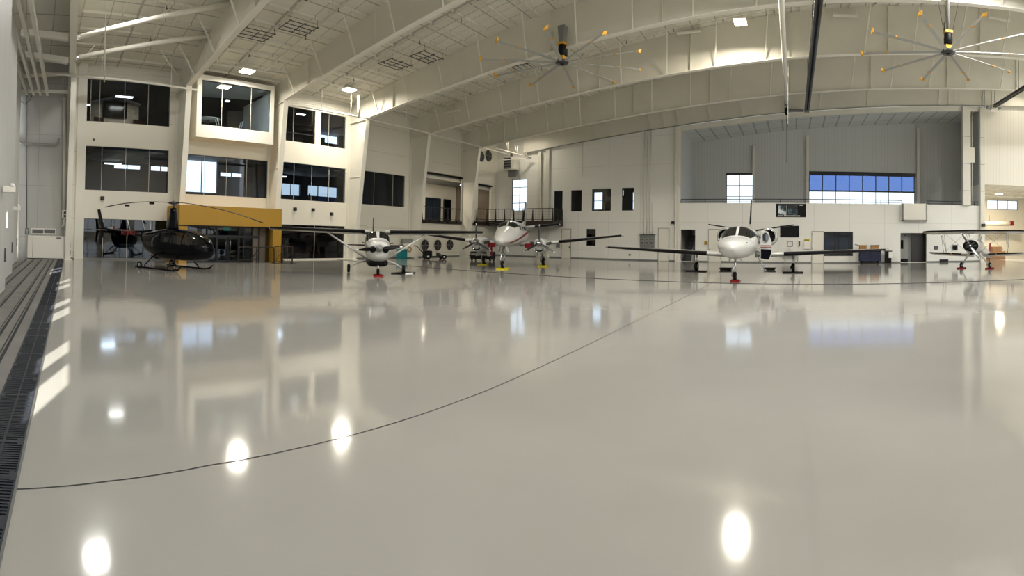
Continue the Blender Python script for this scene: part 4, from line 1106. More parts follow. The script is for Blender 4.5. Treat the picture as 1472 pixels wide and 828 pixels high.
# dark glazed window
w = winX(63, dwin, XF + .08, 'office_glass', 1, 1, fw=.07)
mb = MB(); mb.box((XF+.5, dwin[0]-.5, .8), (XF+.55, dwin[1]+.5, dwin[3]+.3)); tag(mb.build('reflection_board', 'reflection_grey'), 'grey blind behind the dark window, standing in for its reflection, right of the white door', 'backboard')  # grey board stands for the hall's reflection in the panes
a = MB(); y0, y1, z0, z1 = dwin
for u in (.36, .5, .86): a.bar((XF+.04, y1-(y1-y0)*u, z0), (XF+.04, y1-(y1-y0)*u, z1), .08)
a.box((XF, y0, z1-.28), (XF+.08, y1, z1)); a.box((XF, y0, z0+.0), (XF+.08, y1, z0+.6)); S('window_bar', a, 'dark_frame', w)
# white door beside it
d = doorX(33, rX(1167.5, 1183.5, 333, 377), XF, hx=-1)
# service opening right: grey inner door and a dark recess
y0, y1, z0, z1 = gate
mb = MB(); mb.box((XF + .9, y0 - .3, 0), (XF + 1.0, y0 + (y1-y0)*.52, z1 + .2)); S('wall_recess', mb, 'steel_dark')
mb = MB(); mb.box((XF + .9, y0 + (y1-y0)*.5, 0), (XF + 1.0, y1 + .3, z1 + .2)); S('wall_recess', mb, 'grille')
a = MB(); a.box((XF+.86, y1-(y1-y0)*.36, .3), (XF+.9, y1-.03, z1-.1)); d = S('door_34', a, 'paint_grey')
a = MB(); a.box((XF+.84, y1-.45, 1.2), (XF+.86, y1-.2, 2.0)); S('window_pane', a, 'screen', d)
a = MB(); a.box((XF+.84, y1-(y1-y0)*.36, .02), (XF+.9, y1-.03, .3)); S('kick_plate', a, 'black', d)
a = MB(); a.box((XF+.8, y1-(y1-y0)*.36+.1, z1-.25), (XF+.86, y1-.5, z1-.15)); S('door_closer', a, 'steel_dark', d)
# baseboards
for i, (p, q, X) in enumerate(((YO, oX(820, 350).y + .05, XF), (oX(808, 350).y, oX(947, 350).y, XF))): pass
mb = MB()
def bb(a, b):
    mb.box((XF - .02, min(a, b), 0), (XF, max(a, b), .1))
bb(YO, oX(807, 350).y); bb(oX(821, 350).y, oX(946, 350).y); bb(oX(962, 350).y, Yc)
bb(stair[0], oX(1018, 350).y); bb(oX(1037, 350).y, oX(1166, 350).y); bb(oX(1185, 350).y, gate[1]); bb(gate[0], yN)
S('baseboard_far', mb, 'grille')
mb = MB(); mb.box((2.6, YO - .02, 0), (9.0, YO, .08)); mb.box((23.2, YO-.02, 0), (42, YO, .1)); S('baseboard_office', mb, 'grille')
# things on the alcove front wall
boxX('pull_station', rX(1012.5, 1017, 346.5, 351.5), 'yellow', .08, 'small yellow box on the wall left of the jet nose', 'switch', 'wood')
y0, y1, z0, z1 = rX(1121.5, 1148.5, 324.5, 340.5)
t = thing('wall_television', (XF, (y0+y1)/2, z0), 0, 'flat black television on the wall behind the jet tail', 'television')
a = MB(); a.box((XF-.1, y0, z0), (XF-.03, y1, z1)); a.build('bezel', 'black', t, False, bevel=.01)
a = MB(); a.box((XF-.105, y0+.04, z0+.06), (XF-.1, y1-.04, z1-.04)); a.build('screen', 'screen', t, False)
a = MB(); a.box((XF-.03, (y0+y1)/2-.2, z0+.25), (XF, (y0+y1)/2+.2, z1-.25)); a.build('wall_mount', 'steel_dark', t, False)
# banner with night sky pictures
m = mat('sky_print', (10, 16, 26), .4)
nt = m.node_tree; n = nt.nodes; l = nt.links
tc = n.new('ShaderNodeTexCoord'); nz = n.new('ShaderNodeTexNoise'); nz.inputs['Scale'].default_value = 1.6; nz.inputs['Detail'].default_value = 5
l.new(tc.outputs['Object'], nz.inputs['Vector']); r = n.new('ShaderNodeValToRGB')
el = r.color_ramp.elements; el[0].position = .4; el[0].color = (*srgb((8, 12, 20)), 1); el[1].position = .66; el[1].color = (*srgb((225, 232, 235)), 1)
e = el.new(.47); e.color = (*srgb((22, 62, 78)), 1); e = el.new(.56); e.color = (*srgb((98, 122, 138)), 1)
l.new(nz.outputs['Fac'], r.inputs[0]); l.new(r.outputs[0], n['Principled BSDF'].inputs['Base Color'])
y0, y1, z0, z1 = rX(1115.5, 1158.5, 292.8, 312.3)
t = thing('banner', (XF, (y0+y1)/2, z0), 0, 'black banner with blue night sky pictures and a line of white lettering', 'banner')
w, h = y1 - y0, z1 - z0
def bp(u, v): return (XF-.03, y1 - w*u, z0 + h*v)
def brect(mb, u0, u1, v0, v1, d=.032): mb.box((XF-d, y1-w*u1, z0+h*v0), (XF-.012, y1-w*u0, z0+h*v1))
a = MB(); brect(a, 0, 1, 0, 1, .025); a.build('backing', 'black', t, False)
a = MB(); brect(a, .07, .34, .18, .86); a.build('left_picture', 'sky_print', t, False)
a = MB(); brect(a, .4, .72, .18, .92); a.build('right_picture', 'sky_print', t, False)
a = MB(); brect(a, .345, .36, .2, .9, .034); brect(a, .08, .36, .9, .925, .034); a.build('border_line', 'paint_grey', t, False)
a = MB(); u = .07
for i, wd in enumerate((.02, .012, .018, .02, .014, .02, .016, .0, .02, .0, .022, .012, .014, .016, .01, .018, .014, .012, .016, .02, .012, .016, .014, .018, .012, .02, .016, .014, .02, .016)):
    if wd: brect(a, u, u + wd * 1.05, .06, .06 + (.10 if i in (0, 8, 10, 21) else .075), .034)
    u += wd * 1.05 + .008 if wd else .02
    if u > .9: break
a.build('lettering', 'paper', t, False)
a = MB()
for i in range(4): brect(a, .79 + .03*i, .81 + .03*i, .86, .92, .034)
a.build('small_lettering', 'paper', t, False)
# small framed notice, dispensers and cabinet
y0, y1, z0, z1 = rX(1132, 1139.2, 347, 354)
t = thing('notice_frame', (XF, (y0+y1)/2, z0), 0, 'small dark framed white notice right of the jet engine', 'picture frame')
a = MB(); q = [Vector((XF-.02, y0, z0)), Vector((XF-.02, y1, z0)), Vector((XF-.02, y1, z1)), Vector((XF-.02, y0, z1))]
for i in range(4): a.bar(q[i], q[(i+1) % 4], .04)
a.build('frame', 'steel_dark', t, False)
a = MB(); a.box((XF-.012, y0, z0), (XF-.003, y1, z1)); a.build('sheet', 'paper', t, False)
boxX('soap_dispenser', rX(1147.5, 1150.5, 346, 354), 'trim_white', .12, 'small white and black dispenser on the wall', 'dispenser', 'steel_dark')
t = boxX('first_aid_cabinet', rX(1155.5, 1165, 347, 358), 'paper', .22, 'white wall cabinet with yellow things on top, left of the white door', 'cabinet', 'trim_white')
y0, y1, z0, z1 = rX(1156, 1164, 343.5, 347)
for k in range(3):
    c = MB(); yy = y0 + (y1-y0)*(.2+.3*k); c.lathe([(0, 0), (.07, 0), (.07, .16+.03*k), (.03, .2+.03*k), (0, .2+.03*k)], (XF-.12, yy, z0), n=10); tag(c.build('supply_bottle', 'yellow'), ['yellow bottle on the white wall cabinet, left', 'yellow bottle on the white wall cabinet, middle', 'yellow bottle on the white wall cabinet, right'][k], 'bottle', 'bottles on the white wall cabinet')
y0, y1, z0, z1 = rX(1124, 1147, 359, 364)
t = thing('wash_basin', (XF, (y0+y1)/2, z0), 0, 'grey steel wash trough on the wall below the framed notice', 'sink')
a = MB(); a.box((XF-.6, y0, z0-.15), (XF-.02, y1, z0+.08)); a.build('trough', 'aluminium', t, False, bevel=.03)
a = MB(); a.tube([(XF-.1, (y0+y1)/2, z0), (XF-.1, (y0+y1)/2, z0+.4), (XF-.3, (y0+y1)/2, z0+.45), (XF-.35, (y0+y1)/2, z0+.35)], .025); a.build('faucet', 'chrome', t, False)
a = MB()
for s in (y0+.3, y1-.3): a.box((XF-.4, s-.03, 0), (XF-.34, s+.03, z0-.1))
a.build('leg', 'aluminium', t, False)
# three upright bars, square fan and low vent behind the biplane
t = thing('wall_mark', (XF, oX(1345, 356).y, 1), 0, 'three short dark upright bars on the white wall behind the biplane', 'sign')
for px in (1343.6, 1345.4, 1347.2):
    y = oX(px, 356).y; a = MB(); a.box((XF-.02, y-.05, oX(px, 359).z), (XF-.003, y+.05, oX(px, 353.5).z)); a.build('bar', 'steel_dark', t, False)
y0, y1, z0, z1 = rX(1368, 1376.5, 352, 360)
t = thing('square_vent', (XF, (y0+y1)/2, z0), 0, 'square framed wall vent behind the biplane wings', 'vent')
a = MB(); a.box((XF-.06, y0, z0), (XF-.01, y1, z1)); a.build('frame', 'grille', t, False)
a = MB(); a.lathe([(0, 0), (.22, 0)], (XF-.065, (y0+y1)/2, (z0+z1)/2), (1, 0, 0), 20); a.build('opening', 'black', t, False)
y0, y1, z0, z1 = rX(1350.5, 1363, 373, 377)
t = thing('floor_vent', (XF, (y0+y1)/2, z0), 0, 'low black rectangular vent at the foot of the wall behind the biplane', 'vent')
a = MB(); a.box((XF-.04, y0, z0), (XF-.01, y1, z1)); a.build('frame', 'black', t, False)
a = MB()
for j in range(4): a.box((XF-.06, y0+.03, z0+.03+.07*j), (XF-.04, y1-.03, z0+.05+.07*j))
a.build('slat', 'steel_dark', t, False)
# tool chest with baskets, bin
y0, y1, z0, z1 = rX(1232.5, 1263.5, 360.5, 378)
t = thing('tool_chest', (XF-.7, (y0+y1)/2, 0), 0, 'dark blue rolling tool chest against the alcove wall', 'tool chest')
a = MB(); a.box((XF-1.1, y0, .18), (XF-.4, y1, 1.05)); a.build('body', 'navy', t, False, bevel=.015)
for c_ in range(2):
    for r_ in range(5):
        a = MB(); ya = y0 + .04 + (y1-y0-.06)/2*c_; a.box((XF-1.125, ya, .22+.16*r_), (XF-1.1, ya+(y1-y0-.1)/2, .36+.16*r_)); dr = a.build('drawer', 'canvas_blue', t, False)
        a = MB(); a.box((XF-1.14, ya+.05, .33+.16*r_), (XF-1.125, ya+(y1-y0-.1)/2-.05, .345+.16*r_)); a.build('handle', 'steel_dark', dr, False)
a = MB(); a.box((XF-1.14, y0-.03, 1.05), (XF-.36, y1+.03, 1.1)); a.build('worktop', 'black', t, False)
for yy in (y0+.25, y1-.25):
    for xx in (XF-1.0, XF-.5): a = MB(); a.lathe([(0, -.03), (.09, -.03), (.09, .03), (0, .03)], (xx, yy, .09), (0, 1, 0), 14); a.build('caster', 'rubber', t, False)
for k, (a0, a1, b0, b1) in enumerate(((1234.5, 1246, 353, 359), (1251, 1263.5, 351, 359))):
    p0_, p1_, z0, z1 = rX(a0, a1, b0, b1, XF-.7)
    t = thing('basket', (XF-.7, (p0_+p1_)/2, 1.1), 0, ['tan basket with a long handle on the tool chest', 'tan box with a dark lid on the tool chest'][k], 'basket')
    a = MB(); a.prism([(XF-.95, p0_+.05, 1.1), (XF-.5, p0_+.05, 1.1), (XF-.5, p1_-.05, 1.1), (XF-.95, p1_-.05, 1.1)], (0, 0, .42)); a.build('body', 'wood', t, False, bevel=.02)
    a = MB(); a.box((XF-.98, p0_, 1.5), (XF-.47, p1_, 1.56)); a.build('lid', 'wood' if k == 0 else 'black', t, False)
    if k == 0: a = MB(); a.tube([(XF-.7, p1_, 1.54), (XF-.8, p1_+.35, 1.62)], .03); a.build('handle', 'black', t, False)
y0, y1, z0, z1 = rX(1269.5, 1279.5, 358, 378.5)
t = thing('waste_bin', (XF-.6, (y0+y1)/2, 0), 0, 'dark bin with a white bag right of the tool chest', 'bin')
a = MB(); a.prism([(XF-.85, y0+.05, 0), (XF-.35, y0+.05, 0), (XF-.35, y1-.05, 0), (XF-.85, y1-.05, 0)], (0, 0, 1.0)); a.build('body', 'black', t, False, bevel=.03)
a = MB(); a.box((XF-.9, y0, 1.0), (XF-.3, y1, 1.08)); a.build('lid', 'steel_dark', t, False)
a = MB(); a.box((XF-.88, y0-.02, .45), (XF-.5, y0+.3, 1.0)); a.build('bag', 'paper', t, False, bevel=.03)
# ================================================================== LEFT POCKET WALL FITTINGS
def boxY(name, px0, px1, py0, py1, m, d, label, cat, Y=YO, extra=None, z0=None):
    p, q = oY(px0, py0, Y), oY(px1, py1, Y); zz = q.z if z0 is None else z0
    t = thing(name, ((p.x+q.x)/2, Y, zz), 0, label, cat)
    a = MB(); a.box((p.x, Y-d, zz), (q.x, Y-.005, p.z)); a.build('case', m, t, False, bevel=min(.01, d/4))
    if extra:
        i = min(q.x-p.x, p.z-zz)*.15; a = MB(); a.box((p.x+i, Y-d-.012, zz+i), (q.x-i, Y-d, p.z-i)); a.build('cover', extra, t, False)
    return t, p, q, zz
t, p, q, z0 = boxY('equipment_cabinet', 40, 94, 338.5, 374, 'trim_white', .7, 'big plain white cabinet standing against the grey pocket wall', 'cabinet', z0=.05)
a = MB(); a.box((p.x+.1, YO-.66, 0), (p.x+.5, YO-.1, .05)); a.box((q.x-.5, YO-.66, 0), (q.x-.1, YO-.1, .05)); a.build('foot', 'steel_dark', t, False)
a = MB(); xx = oY(47, 350, YO-.7).x; a.box((xx, YO-.708, .1), (xx+.02, YO-.7, p.z-.05)); a.build('door_gap', 'grille_dark', t, False)
a = MB(); u = oY(81, 341, YO-.7); a.box((u.x, YO-.73, u.z-.1), (u.x+.28, YO-.7, u.z)); a.build('nameplate', 'grille', t, False)
t, p, q, z0 = boxY('wall_grille', 45, 80, 328, 337, 'trim_white', .06, 'wide louvred grille with two sections on the grey pocket wall', 'vent')
for a0, a1 in ((46.5, 62), (63.5, 79)):
    a = MB(); u, v = oY(a0, 329.5), oY(a1, 335.5); a.box((u.x, YO-.075, v.z), (v.x, YO-.06, u.z)); a.build('recess', 'grille_dark', t, False)
    a = MB()
    for k in range(5): zz = v.z + (u.z-v.z)*(k+.5)/5; a.box((u.x, YO-.1, zz-.012), (v.x, YO-.07, zz+.012))
    a.build('slat', 'grille', t, False)
boxY('outlet_box', 36.5, 41, 328, 336.5, 'grille_dark', .12, 'small dark outlet box left of the louvred grille', 'switch', extra='paint_grey')
t, p, q, z0 = boxY('control_box', 89, 97, 302, 314, 'trim_white', .2, 'white control box with dark symbols on the vertical conduit', 'control box', Y=YO-.1)
for (a0, a1, b0, b1) in ((92, 93.3, 304.5, 306.5), (92.6, 94.6, 306, 307.5), (93.6, 94.8, 304, 306), (92, 94, 309, 310), (92, 93, 310, 312), (93.6, 94.8, 309.6, 312)):
    u, v = oY(a0, b0, YO-.3), oY(a1, b1, YO-.3); a = MB(); a.box((u.x, YO-.315, v.z), (v.x, YO-.298, u.z)); a.build('symbol', 'black', t, False)
def pipeY(pts, Y, r, m, label, cat='pipe', group=None, name='conduit'):
    return pipe_thing(name, [oY(a, b, Y) for a, b in pts], r, m, label, cat, group)
pipeY([(25, 196), (27, 203), (32, 206), (80, 208.5), (84, 206), (84.5, 199)], YO-.2, .075, 'paint_grey', 'grey pipe with turned up ends across the pocket wall', name='pipe_run')
pipeY([(92.5, 140), (92.5, 302)], YO-.12, .09, 'steel_white', 'white vertical conduit above the control box')
pipeY([(93, 314), (93, 321), (90, 327)], YO-.15, .09, 'steel_white', 'short white conduit below the control box')
pipeY([(37.5, 130), (38.5, 328)], YO-.03, .02, 'grille_dark', 'thin dark vertical wire down the pocket wall')
pipeY([(22, 126), (28, 143), (36, 150), (44, 143), (48, 131)], YO-.3, .02, 'grille_dark', 'loose dark cable loop hanging below the overhead tracks', 'cable', name='cable')
pipeY([(26, 190), (26, 375)], YO-.1, .05, 'steel_white', 'white vertical conduit near the door leaves')
for k in range(3):
    boxY('small_fixture', 97.5, 101, 338 + 10.5*k, 346 + 10.5*k, 'grille_dark', .2, 'small dark box beside the white cabinet, ' + ['upper', 'middle', 'lower'][k] + ' of three', 'box', Y=YO-.35, extra='trim_white')
boxY('conduit_riser', 113, 119, 90, 374, 'steel_white', .12, 'pale vertical riser just left of the first office windows', 'conduit', Y=YO, z0=0.0)
# lights on the door leaves
for k, (px, py) in enumerate(((14, 273), (24, 300))):
    p = oY(px, py, 13.4 if k == 0 else 20.5); t = thing('emergency_light', p, 0, ['white twin emergency light on the door leaves, the higher one', 'white emergency light on the door leaves, the lower one'][k], 'light', 'emergency lights')
    a = MB(); a.box((-.18, -.12, -.07), (.16, .12, .1)); a.build('case', 'trim_white', t, bevel=.01)
    for s in (-1, 1): a = MB(); a.lathe([(0, -.08), (.06, -.08), (.05, .02), (0, .02)], (.1, s*.1, .12), (1, -.3, 0), 12); a.build('lamp_head', 'paper', t)
# ================================================================== FLOOR ITEMS BY THE OFFICE WALL
def gate_frame(px0, px1, py1, label, lean=0):
    p, q = oZ(px0, py1), oZ(px1, py1)
    t = thing('barrier_frame', ((p.x+q.x)/2, (p.y+q.y)/2, 0), 0, label, 'barrier', 'dark barriers by the yellow portal'); h = 1.05
    a = MB(); a.bar((p.x, p.y, 0), (p.x, p.y, h), .06); a.bar((q.x, q.y, 0), (q.x, q.y, h), .1, .04); a.build('post', 'rail_dark', t, False)
    a = MB(); a.bar((p.x, p.y, h), (q.x, q.y, h), .05); a.bar((p.x, p.y, .12), (q.x, q.y, .12), .04); a.build('rail', 'rail_dark', t, False)
    a = MB()
    for u in (.25, .5, .75): m_ = p.lerp(q, u); a.tube([(m_.x, m_.y, .12), (m_.x, m_.y, h)], .01, 6)
    a.tube([(p.x, p.y, .12), (q.x, q.y, .7)], .015, 6); a.build('infill', 'rail_dark', t, False)
    a = MB(); a.box((p.x-.1, p.y-.25, 0), (p.x+.1, p.y+.25, .03)); a.box((q.x-.1, q.y-.25, 0), (q.x+.1, q.y+.25, .03)); a.build('foot', 'rail_dark', t, False)
gate_frame(395, 404.5, 378.6, 'narrow dark barrier frame against the right leg of the yellow portal')
gate_frame(406, 420, 378.4, 'wider dark barrier frame standing right of the yellow portal')
def stand(px, lab):
    p = oY(px, 376, 27.6); t = thing('barrier_rail', (p.x, 27.6, 0), 0, lab, 'barrier')
    return t
t = thing('portal_guard_rail', (oY(360, 376, 26.9).x, 26.9, 0), 0, 'dark guard rail with a diagonal brace in front of the portal glass', 'railing')
xa, xb = oY(343, 376, 26.9).x, oY(393, 376, 26.9).x
a = MB(); a.bar((xa, 26.9, 1.0), (xb, 26.9, 1.0), .05); a.bar((xa, 26.9, .22), (xb-1, 26.9, .22), .05); a.build('rail', 'rail_dark', t, False)
a = MB(); a.bar((oY(360, 376, 26.9).x, 26.9, .2), (oY(374, 376, 26.9).x, 26.9, 1.0), .05); a.build('brace', 'rail_dark', t, False)
for x in (xa, (xa+xb)/2, xb): a = MB(); a.bar((x, 26.9, 0), (x, 26.9, 1.0), .05); a.build('post', 'rail_dark', t, False)
# cabinets in bay four
t, p, q, z0 = boxY('locker', 569.5, 578, 358, 373, 'teal', .6, 'teal metal locker behind the high wing plane', 'locker', Y=28.9, z0=.0)
a = MB(); a.box((q.x-.1, 28.28, .55), (q.x-.06, 28.3, .75)); a.build('handle', 'steel_dark', t, False)
t, p, q, z0 = boxY('white_hatch_panel', 580, 597, 350, 371, 'trim_white', .25, 'white cabinet with a gold ring right of the teal locker', 'cabinet', Y=29.2, z0=.1)
a = MB(); c = oY(588.5, 358.5, 28.93); a.lathe([(.16, 0), (.23, 0), (.23, .03), (.16, .03), (.16, 0)], c, (0, -1, 0), 24); a.build('ring', 'wood', t, False)
boxY('wall_panel_box', 577, 600, 343, 350, 'grille', .15, 'grey row of outlets above the white cabinet with the gold ring', 'electrical panel', Y=29.4, extra='paint_grey')
# low rack in bay four drawn on the wall
for k, (a0, a1, b0, b1) in enumerate(((506, 527, 324, 330), (559, 576, 326, 330))):
    p, q = oY(a0, b0), oY(a1, b1); a = MB()
    pts = [(p.x, YO-.05, p.z), (q.x, YO-.05, p.z), (q.x, YO-.05, q.z), (p.x, YO-.05, q.z), (p.x, YO-.05, p.z)]
    a.tube(pts, .015, 6); tag(a.build('wall_bracket', 'paint_grey'), ['thin rectangular bracket on the wall left of the red tipped fin', 'thin rectangular bracket on the wall right of the red tipped fin'][k], 'bracket')
# aircraft tug
def wheel(name, c, r, w, parent, axis=(0, 1, 0), hub='aluminium', loc=True):
    a = MB(); a.lathe([(r*.55, -w/2*.8), (r*.8, -w/2), (r*.96, -w/2*.7), (r, 0), (r*.96, w/2*.7), (r*.8, w/2), (r*.55, w/2*.8), (r*.55, -w/2*.8)], c, axis, 24)
    o = a.build(name, 'rubber', parent, not loc is False)
    a = MB(); a.lathe([(0, -w*.36), (r*.3, -w*.42), (r*.56, -w*.36), (r*.56, w*.36), (r*.3, w*.42), (0, w*.36)], c, axis, 20); a.build('hub', hub, o)
    return o
g = oZ(618, 372.5)
t = thing('aircraft_tug', (g.x, g.y, 0), -.5, 'low black towing tug with a raised handle under the three wall fans', 'tug')
a = MB(); a.box((-.5, -.35, .14), (1.2, .35, .26)); a.build('deck', 'black', t, bevel=.02)
a = MB(); a.box((-.55, -.3, .26), (.1, .3, .7)); a.build('motor_box', 'black', t, bevel=.04)
a = MB(); a.tube([(-.5, 0, .4), (-1.1, 0, 1.0), (-1.35, 0, 1.1)], .03); a.tube([(-1.35, -.2, 1.1), (-1.35, .2, 1.1)], .02); a.build('handle', 'black', t)
a = MB(); a.box((.55, -.05, .26), (.65, .05, .55)); a.box((.75, -.3, .26), (.8, .3, .5)); a.build('cradle', 'rail_dark', t)
for x, r in ((-.3, .22), (1.1, .2)):
    for s in (-1, 1): wheel('wheel', (x, s*.42, r), r, .12, t)
# black equipment behind the left engine
g = oZ(694, 375)
t = thing('ground_power_cart', (g.x, g.y, 0), .2, 'low black equipment cart behind the left engine', 'cart')
a = MB(); a.box((-.5, -.9, .15), (.5, .9, .75)); a.build('body', 'black', t, bevel=.05)
a = MB(); a.box((-.52, -.8, .45), (-.5, .8, .6)); a.build('trim_strip', 'grille', t)
for x in (-.35, .35):
    for s in (-1, 1): wheel('wheel', (x, s*.8, .15), .15, .1, t)

# ================================================================== BIG CEILING FANS
def hvls(X, Y, z, phase, rod, label):
    t = thing('ceiling_fan', (X, Y, z), 0, label, 'ceiling fan', 'big ceiling fans')
    a = MB(); a.lathe([(.1, .0), (.34, .02), (.36, .1), (.34, .16), (.1, .18), (.1, 0)], (0, 0, -.08), n=30); a.build('hub', 'steel_dark', t)
    a = MB(); a.box((-.16, -.16, .1), (.16, .16, .35)); a.build('gearbox', 'fan_yellow', t, bevel=.03)
    a = MB(); a.lathe([(0, .35), (.2, .35), (.22, .6), (.19, .95), (.1, 1.05), (0, 1.05)], (0, 0, 0), n=20); a.box((.15, -.14, .4), (.34, .12, .8)); a.build('motor', 'black', t)
    a = MB(); a.box((-.19, -.19, .92), (.19, .19, 1.04)); a.build('mount_plate', 'fan_yellow', t)
    a = MB()
    if rod < 1: a.rings([[(-.15, -.12, 1.0), (.15, -.12, 1.0), (.15, .12, 1.0), (-.15, .12, 1.0)], [(-.2, -.2, 1.0+rod), (.2, -.2, 1.0+rod), (.2, .2, 1.0+rod), (-.2, .2, 1.0+rod)]], True, False)
    else: a.tube([(0, 0, 1.0), (0, 0, 1.0 + rod)], .09, 14)
    a.build('drop_rod', 'grille', t)
    a = MB(); a.tube([(.2, 0, .9), (.42, .05, 1.2), (.4, .08, 1.6), (.15, .1, 1.5), (.1, .1, 1.0+max(rod, .9))], .025, 8); a.build('cable', 'black', t)
    if rod > 1:
        a = MB()
        for s in (-1, 1): a.tube([(0, s*.2, .9), (0, s*.9, 1.0 + rod)], .012, 5)
        a.build('guy_wire', 'steel_dark', t)
    R = 4.15
    for i in range(10):
        an = phase + 2*PI*i/10; c, s = math.cos(an), math.sin(an); M = Matrix(((c, -s, 0), (s, c, 0), (0, 0, 1)))
        a = MB(); rows = []
        for r in (.32, R):
            tip = [(r, -.085, -.025), (r, -.05, .025), (r, .04, .03), (r, .085, .015), (r, .04, .0), (r, -.05, -.02)]
            rows.append([M @ Vector(q) for q in tip])
        a.rings(rows, True, False); b = a.build('blade', 'blade_grey', t)
        a = MB(); a.prism([M @ Vector(q) for q in ((R, -.1, -.08), (R+.04, .11, -.05), (R+.08, .15, .12), (R+.02, -.02, .08))], M @ Vector((.08, 0, 0))); a.build('blade_tip', 'fan_yellow', b)
        a = MB(); a.prism([M @ Vector(q) for q in ((R*.72, -.1, -.03), (R*.72+.06, -.1, -.03), (R*.72+.06, .1, -.01), (R*.72, .1, -.01))], (0, 0, .06)); a.build('blade_joint', 'fan_yellow', b)
fp = oX(808, 90, 22.35)
hvls(fp.x, fp.y, fp.z, .3, .9, 'big ten blade ceiling fan with yellow tips, the left one on a short mount')
fp = oX(1363, 75, 22.35)
hvls(fp.x, fp.y, fp.z, .03, 3.4, 'big ten blade ceiling fan with yellow tips, the right one on a long rod')
# hanging dark double rail and white tube, running away from the camera
def double_rail(x0, x1, y, z, label, z1=None):
    z1 = z if z1 is None else z1
    t = thing('heater_rail', ((x0+x1)/2, y, z), 0, label, 'heater')
    for s in (-1, 1): a = MB(); a.tube([(x0, y + s*.11, z), (x1, y + s*.11, z1)], .075, 12); a.build('tube', 'steel_dark', t, False)
    a = MB(); a.prism([(x0, y-.2, z+.12), (x1, y-.2, z1+.12), (x1, y, z1+.2), (x0, y, z+.2)], (0, .0, .02)); a.prism([(x0, y+.2, z+.12), (x1, y+.2, z1+.12), (x1, y, z1+.2), (x0, y, z+.2)], (0, .0, .02)); a.build('reflector', 'rail_dark', t, False)
    a = MB(); x = x0 + 1
    while x < x1: a.tube([(x, y, z), (x, y, zr(y) - .1)], .02, 6); x += 4.5
    a.build('hanger', 'steel_dark', t, False)
    a = MB(); a.box((x1-.3, y-.25, z1-.2), (x1+.2, y+.25, z1+.15)); a.build('end_bracket', 'steel_white', t, False)
double_rail(8, 37.6, -1.0, 11.85, 'long dark double tube rail hanging in the middle, running to the far wall')
double_rail(18, 37.3, -16.3, 13.1, 'dark double tube rail entering at the right edge')
t = thing('white_duct', (26, .55, 12), 0, 'long white round tube hanging left of the dark double rail', 'duct')
a = MB(); a.tube([(8, .55, 12.05), (35.5, .55, 12.05)], .13, 14); a.build('tube', 'trim_white', t, False)
a = MB(); a.box((35.5, .4, 11.9), (35.7, .7, 12.2)); a.build('end_bracket', 'steel_dark', t, False)
a = MB(); x = 10
while x < 35: a.tube([(x, .55, 12.1), (x, .55, zr(.5))], .02, 6); x += 6
a.build('hanger', 'steel_white', t, False)
t = thing('hoist_pendant', (35.6, .55, 11.3), 0, 'black pendant weight on a thin cord below the white tube', 'cord')
a = MB(); a.ball((35.6, .55, 11.45), .16, sc=(1, 1, 1.9)); a.build('weight', 'black', t, False)
a = MB(); a.tube([(35.6, .55, 11.9), (35.6, .55, 11.5)], .02, 6); a.tube([(35.6, .55, 11.3), (35.6, .55, 7.6)], .012, 6); a.build('cord', 'steel_dark', t, False)
pipe_thing('hanging_cable', [oX(1134, 0, 30), oX(1132.5, 178, 30)], .022, 'steel_white', 'thin white cord hanging right of the white tube', 'cord', drops=[oX(1132.5, 178, 30)])
# hose bracket on the upper wall
for k, (px, py) in enumerate(((1140, 158), (1425, 154))):
    p = oX(px, py, XF - .6); t = thing('rail_bracket', p, 0, ['grey wall bracket under the end of the middle double rail', 'grey wall bracket under the end of the right double rail'][k], 'bracket')
    a = MB(); a.box((-.3, -.9, -.1), (.3, .4, 0)); a.build('shelf', 'grille', t); a = MB(); a.bar((0, .7, -.1), (0, .7, 1.6), .08); a.build('upright', 'paint_grey', t)
for k, (px, py) in enumerate(((990, 46), (1215, 22), (1437, 27), (650, 160))):
    p = oX(px, py, 29.1); t = thing('fixture_tray', p, 0, ['white open tray bracket high on the girder left of the twin lamp', 'white tray high on the girder right of the dark rail', 'white tray high on the girder near the right fan', 'white tray high on the girder above the balcony'][k], 'tray')
    a = MB(); a.box((-.1, -.75, -.08), (.1, .75, .02)); a.build('tray', 'trim_white', t); a = MB(); a.bar((0, .72, 0), (0, .72, .35), .05); a.bar((0, -.72, 0), (0, -.72, .35), .05); a.build('arm', 'steel_white', t)

# ================================================================== LAMPS
def lamp(X, Y, z, label, power, n=2, warm=(1, .975, .94), vis=True):
    t = thing('high_bay_lamp', (X, Y, z), 0, label, 'lamp', 'high bay ceiling lamps')
    a = MB(); a.box((-.42, -.36, .06), (.42, .36, .16)); a.build('housing', 'trim_white', t, bevel=.02)
    for i in range(n):
        y0 = -.34 + .36 * i
        a = MB(); a.box((-.38, y0, .0), (.38, y0 + .3, .06)); a.build('diffuser', 'lamp_glow', t)
    a = MB(); a.tube([(0, 0, .16), (0, 0, max(.3, zr(Y) - z - .1))], .02, 6); a.build('stem', 'steel_white', t)
    li = bpy.data.lights.new('lamp_light', 'AREA'); li.shape = 'RECTANGLE'; li.size = .8; li.size_y = .7; li.energy = power; li.color = warm; li.spread = math.radians(172)
    lo = bpy.data.objects.new('lamp_light', li); COL.objects.link(lo); lo.parent = t; lo.location = (0, 0, -.03)
    return t
LP = 790
p = oX(355, 103.5, 12.5); lamp(p.x, p.y, p.z, 'glowing ceiling lamp above the bay box', LP * .6, warm=(1, .93, .8))
p = oX(502, 130, 20.4); lamp(p.x, p.y, p.z, 'glowing ceiling lamp above the blue sky windows', LP * .7, warm=(1, .93, .8))
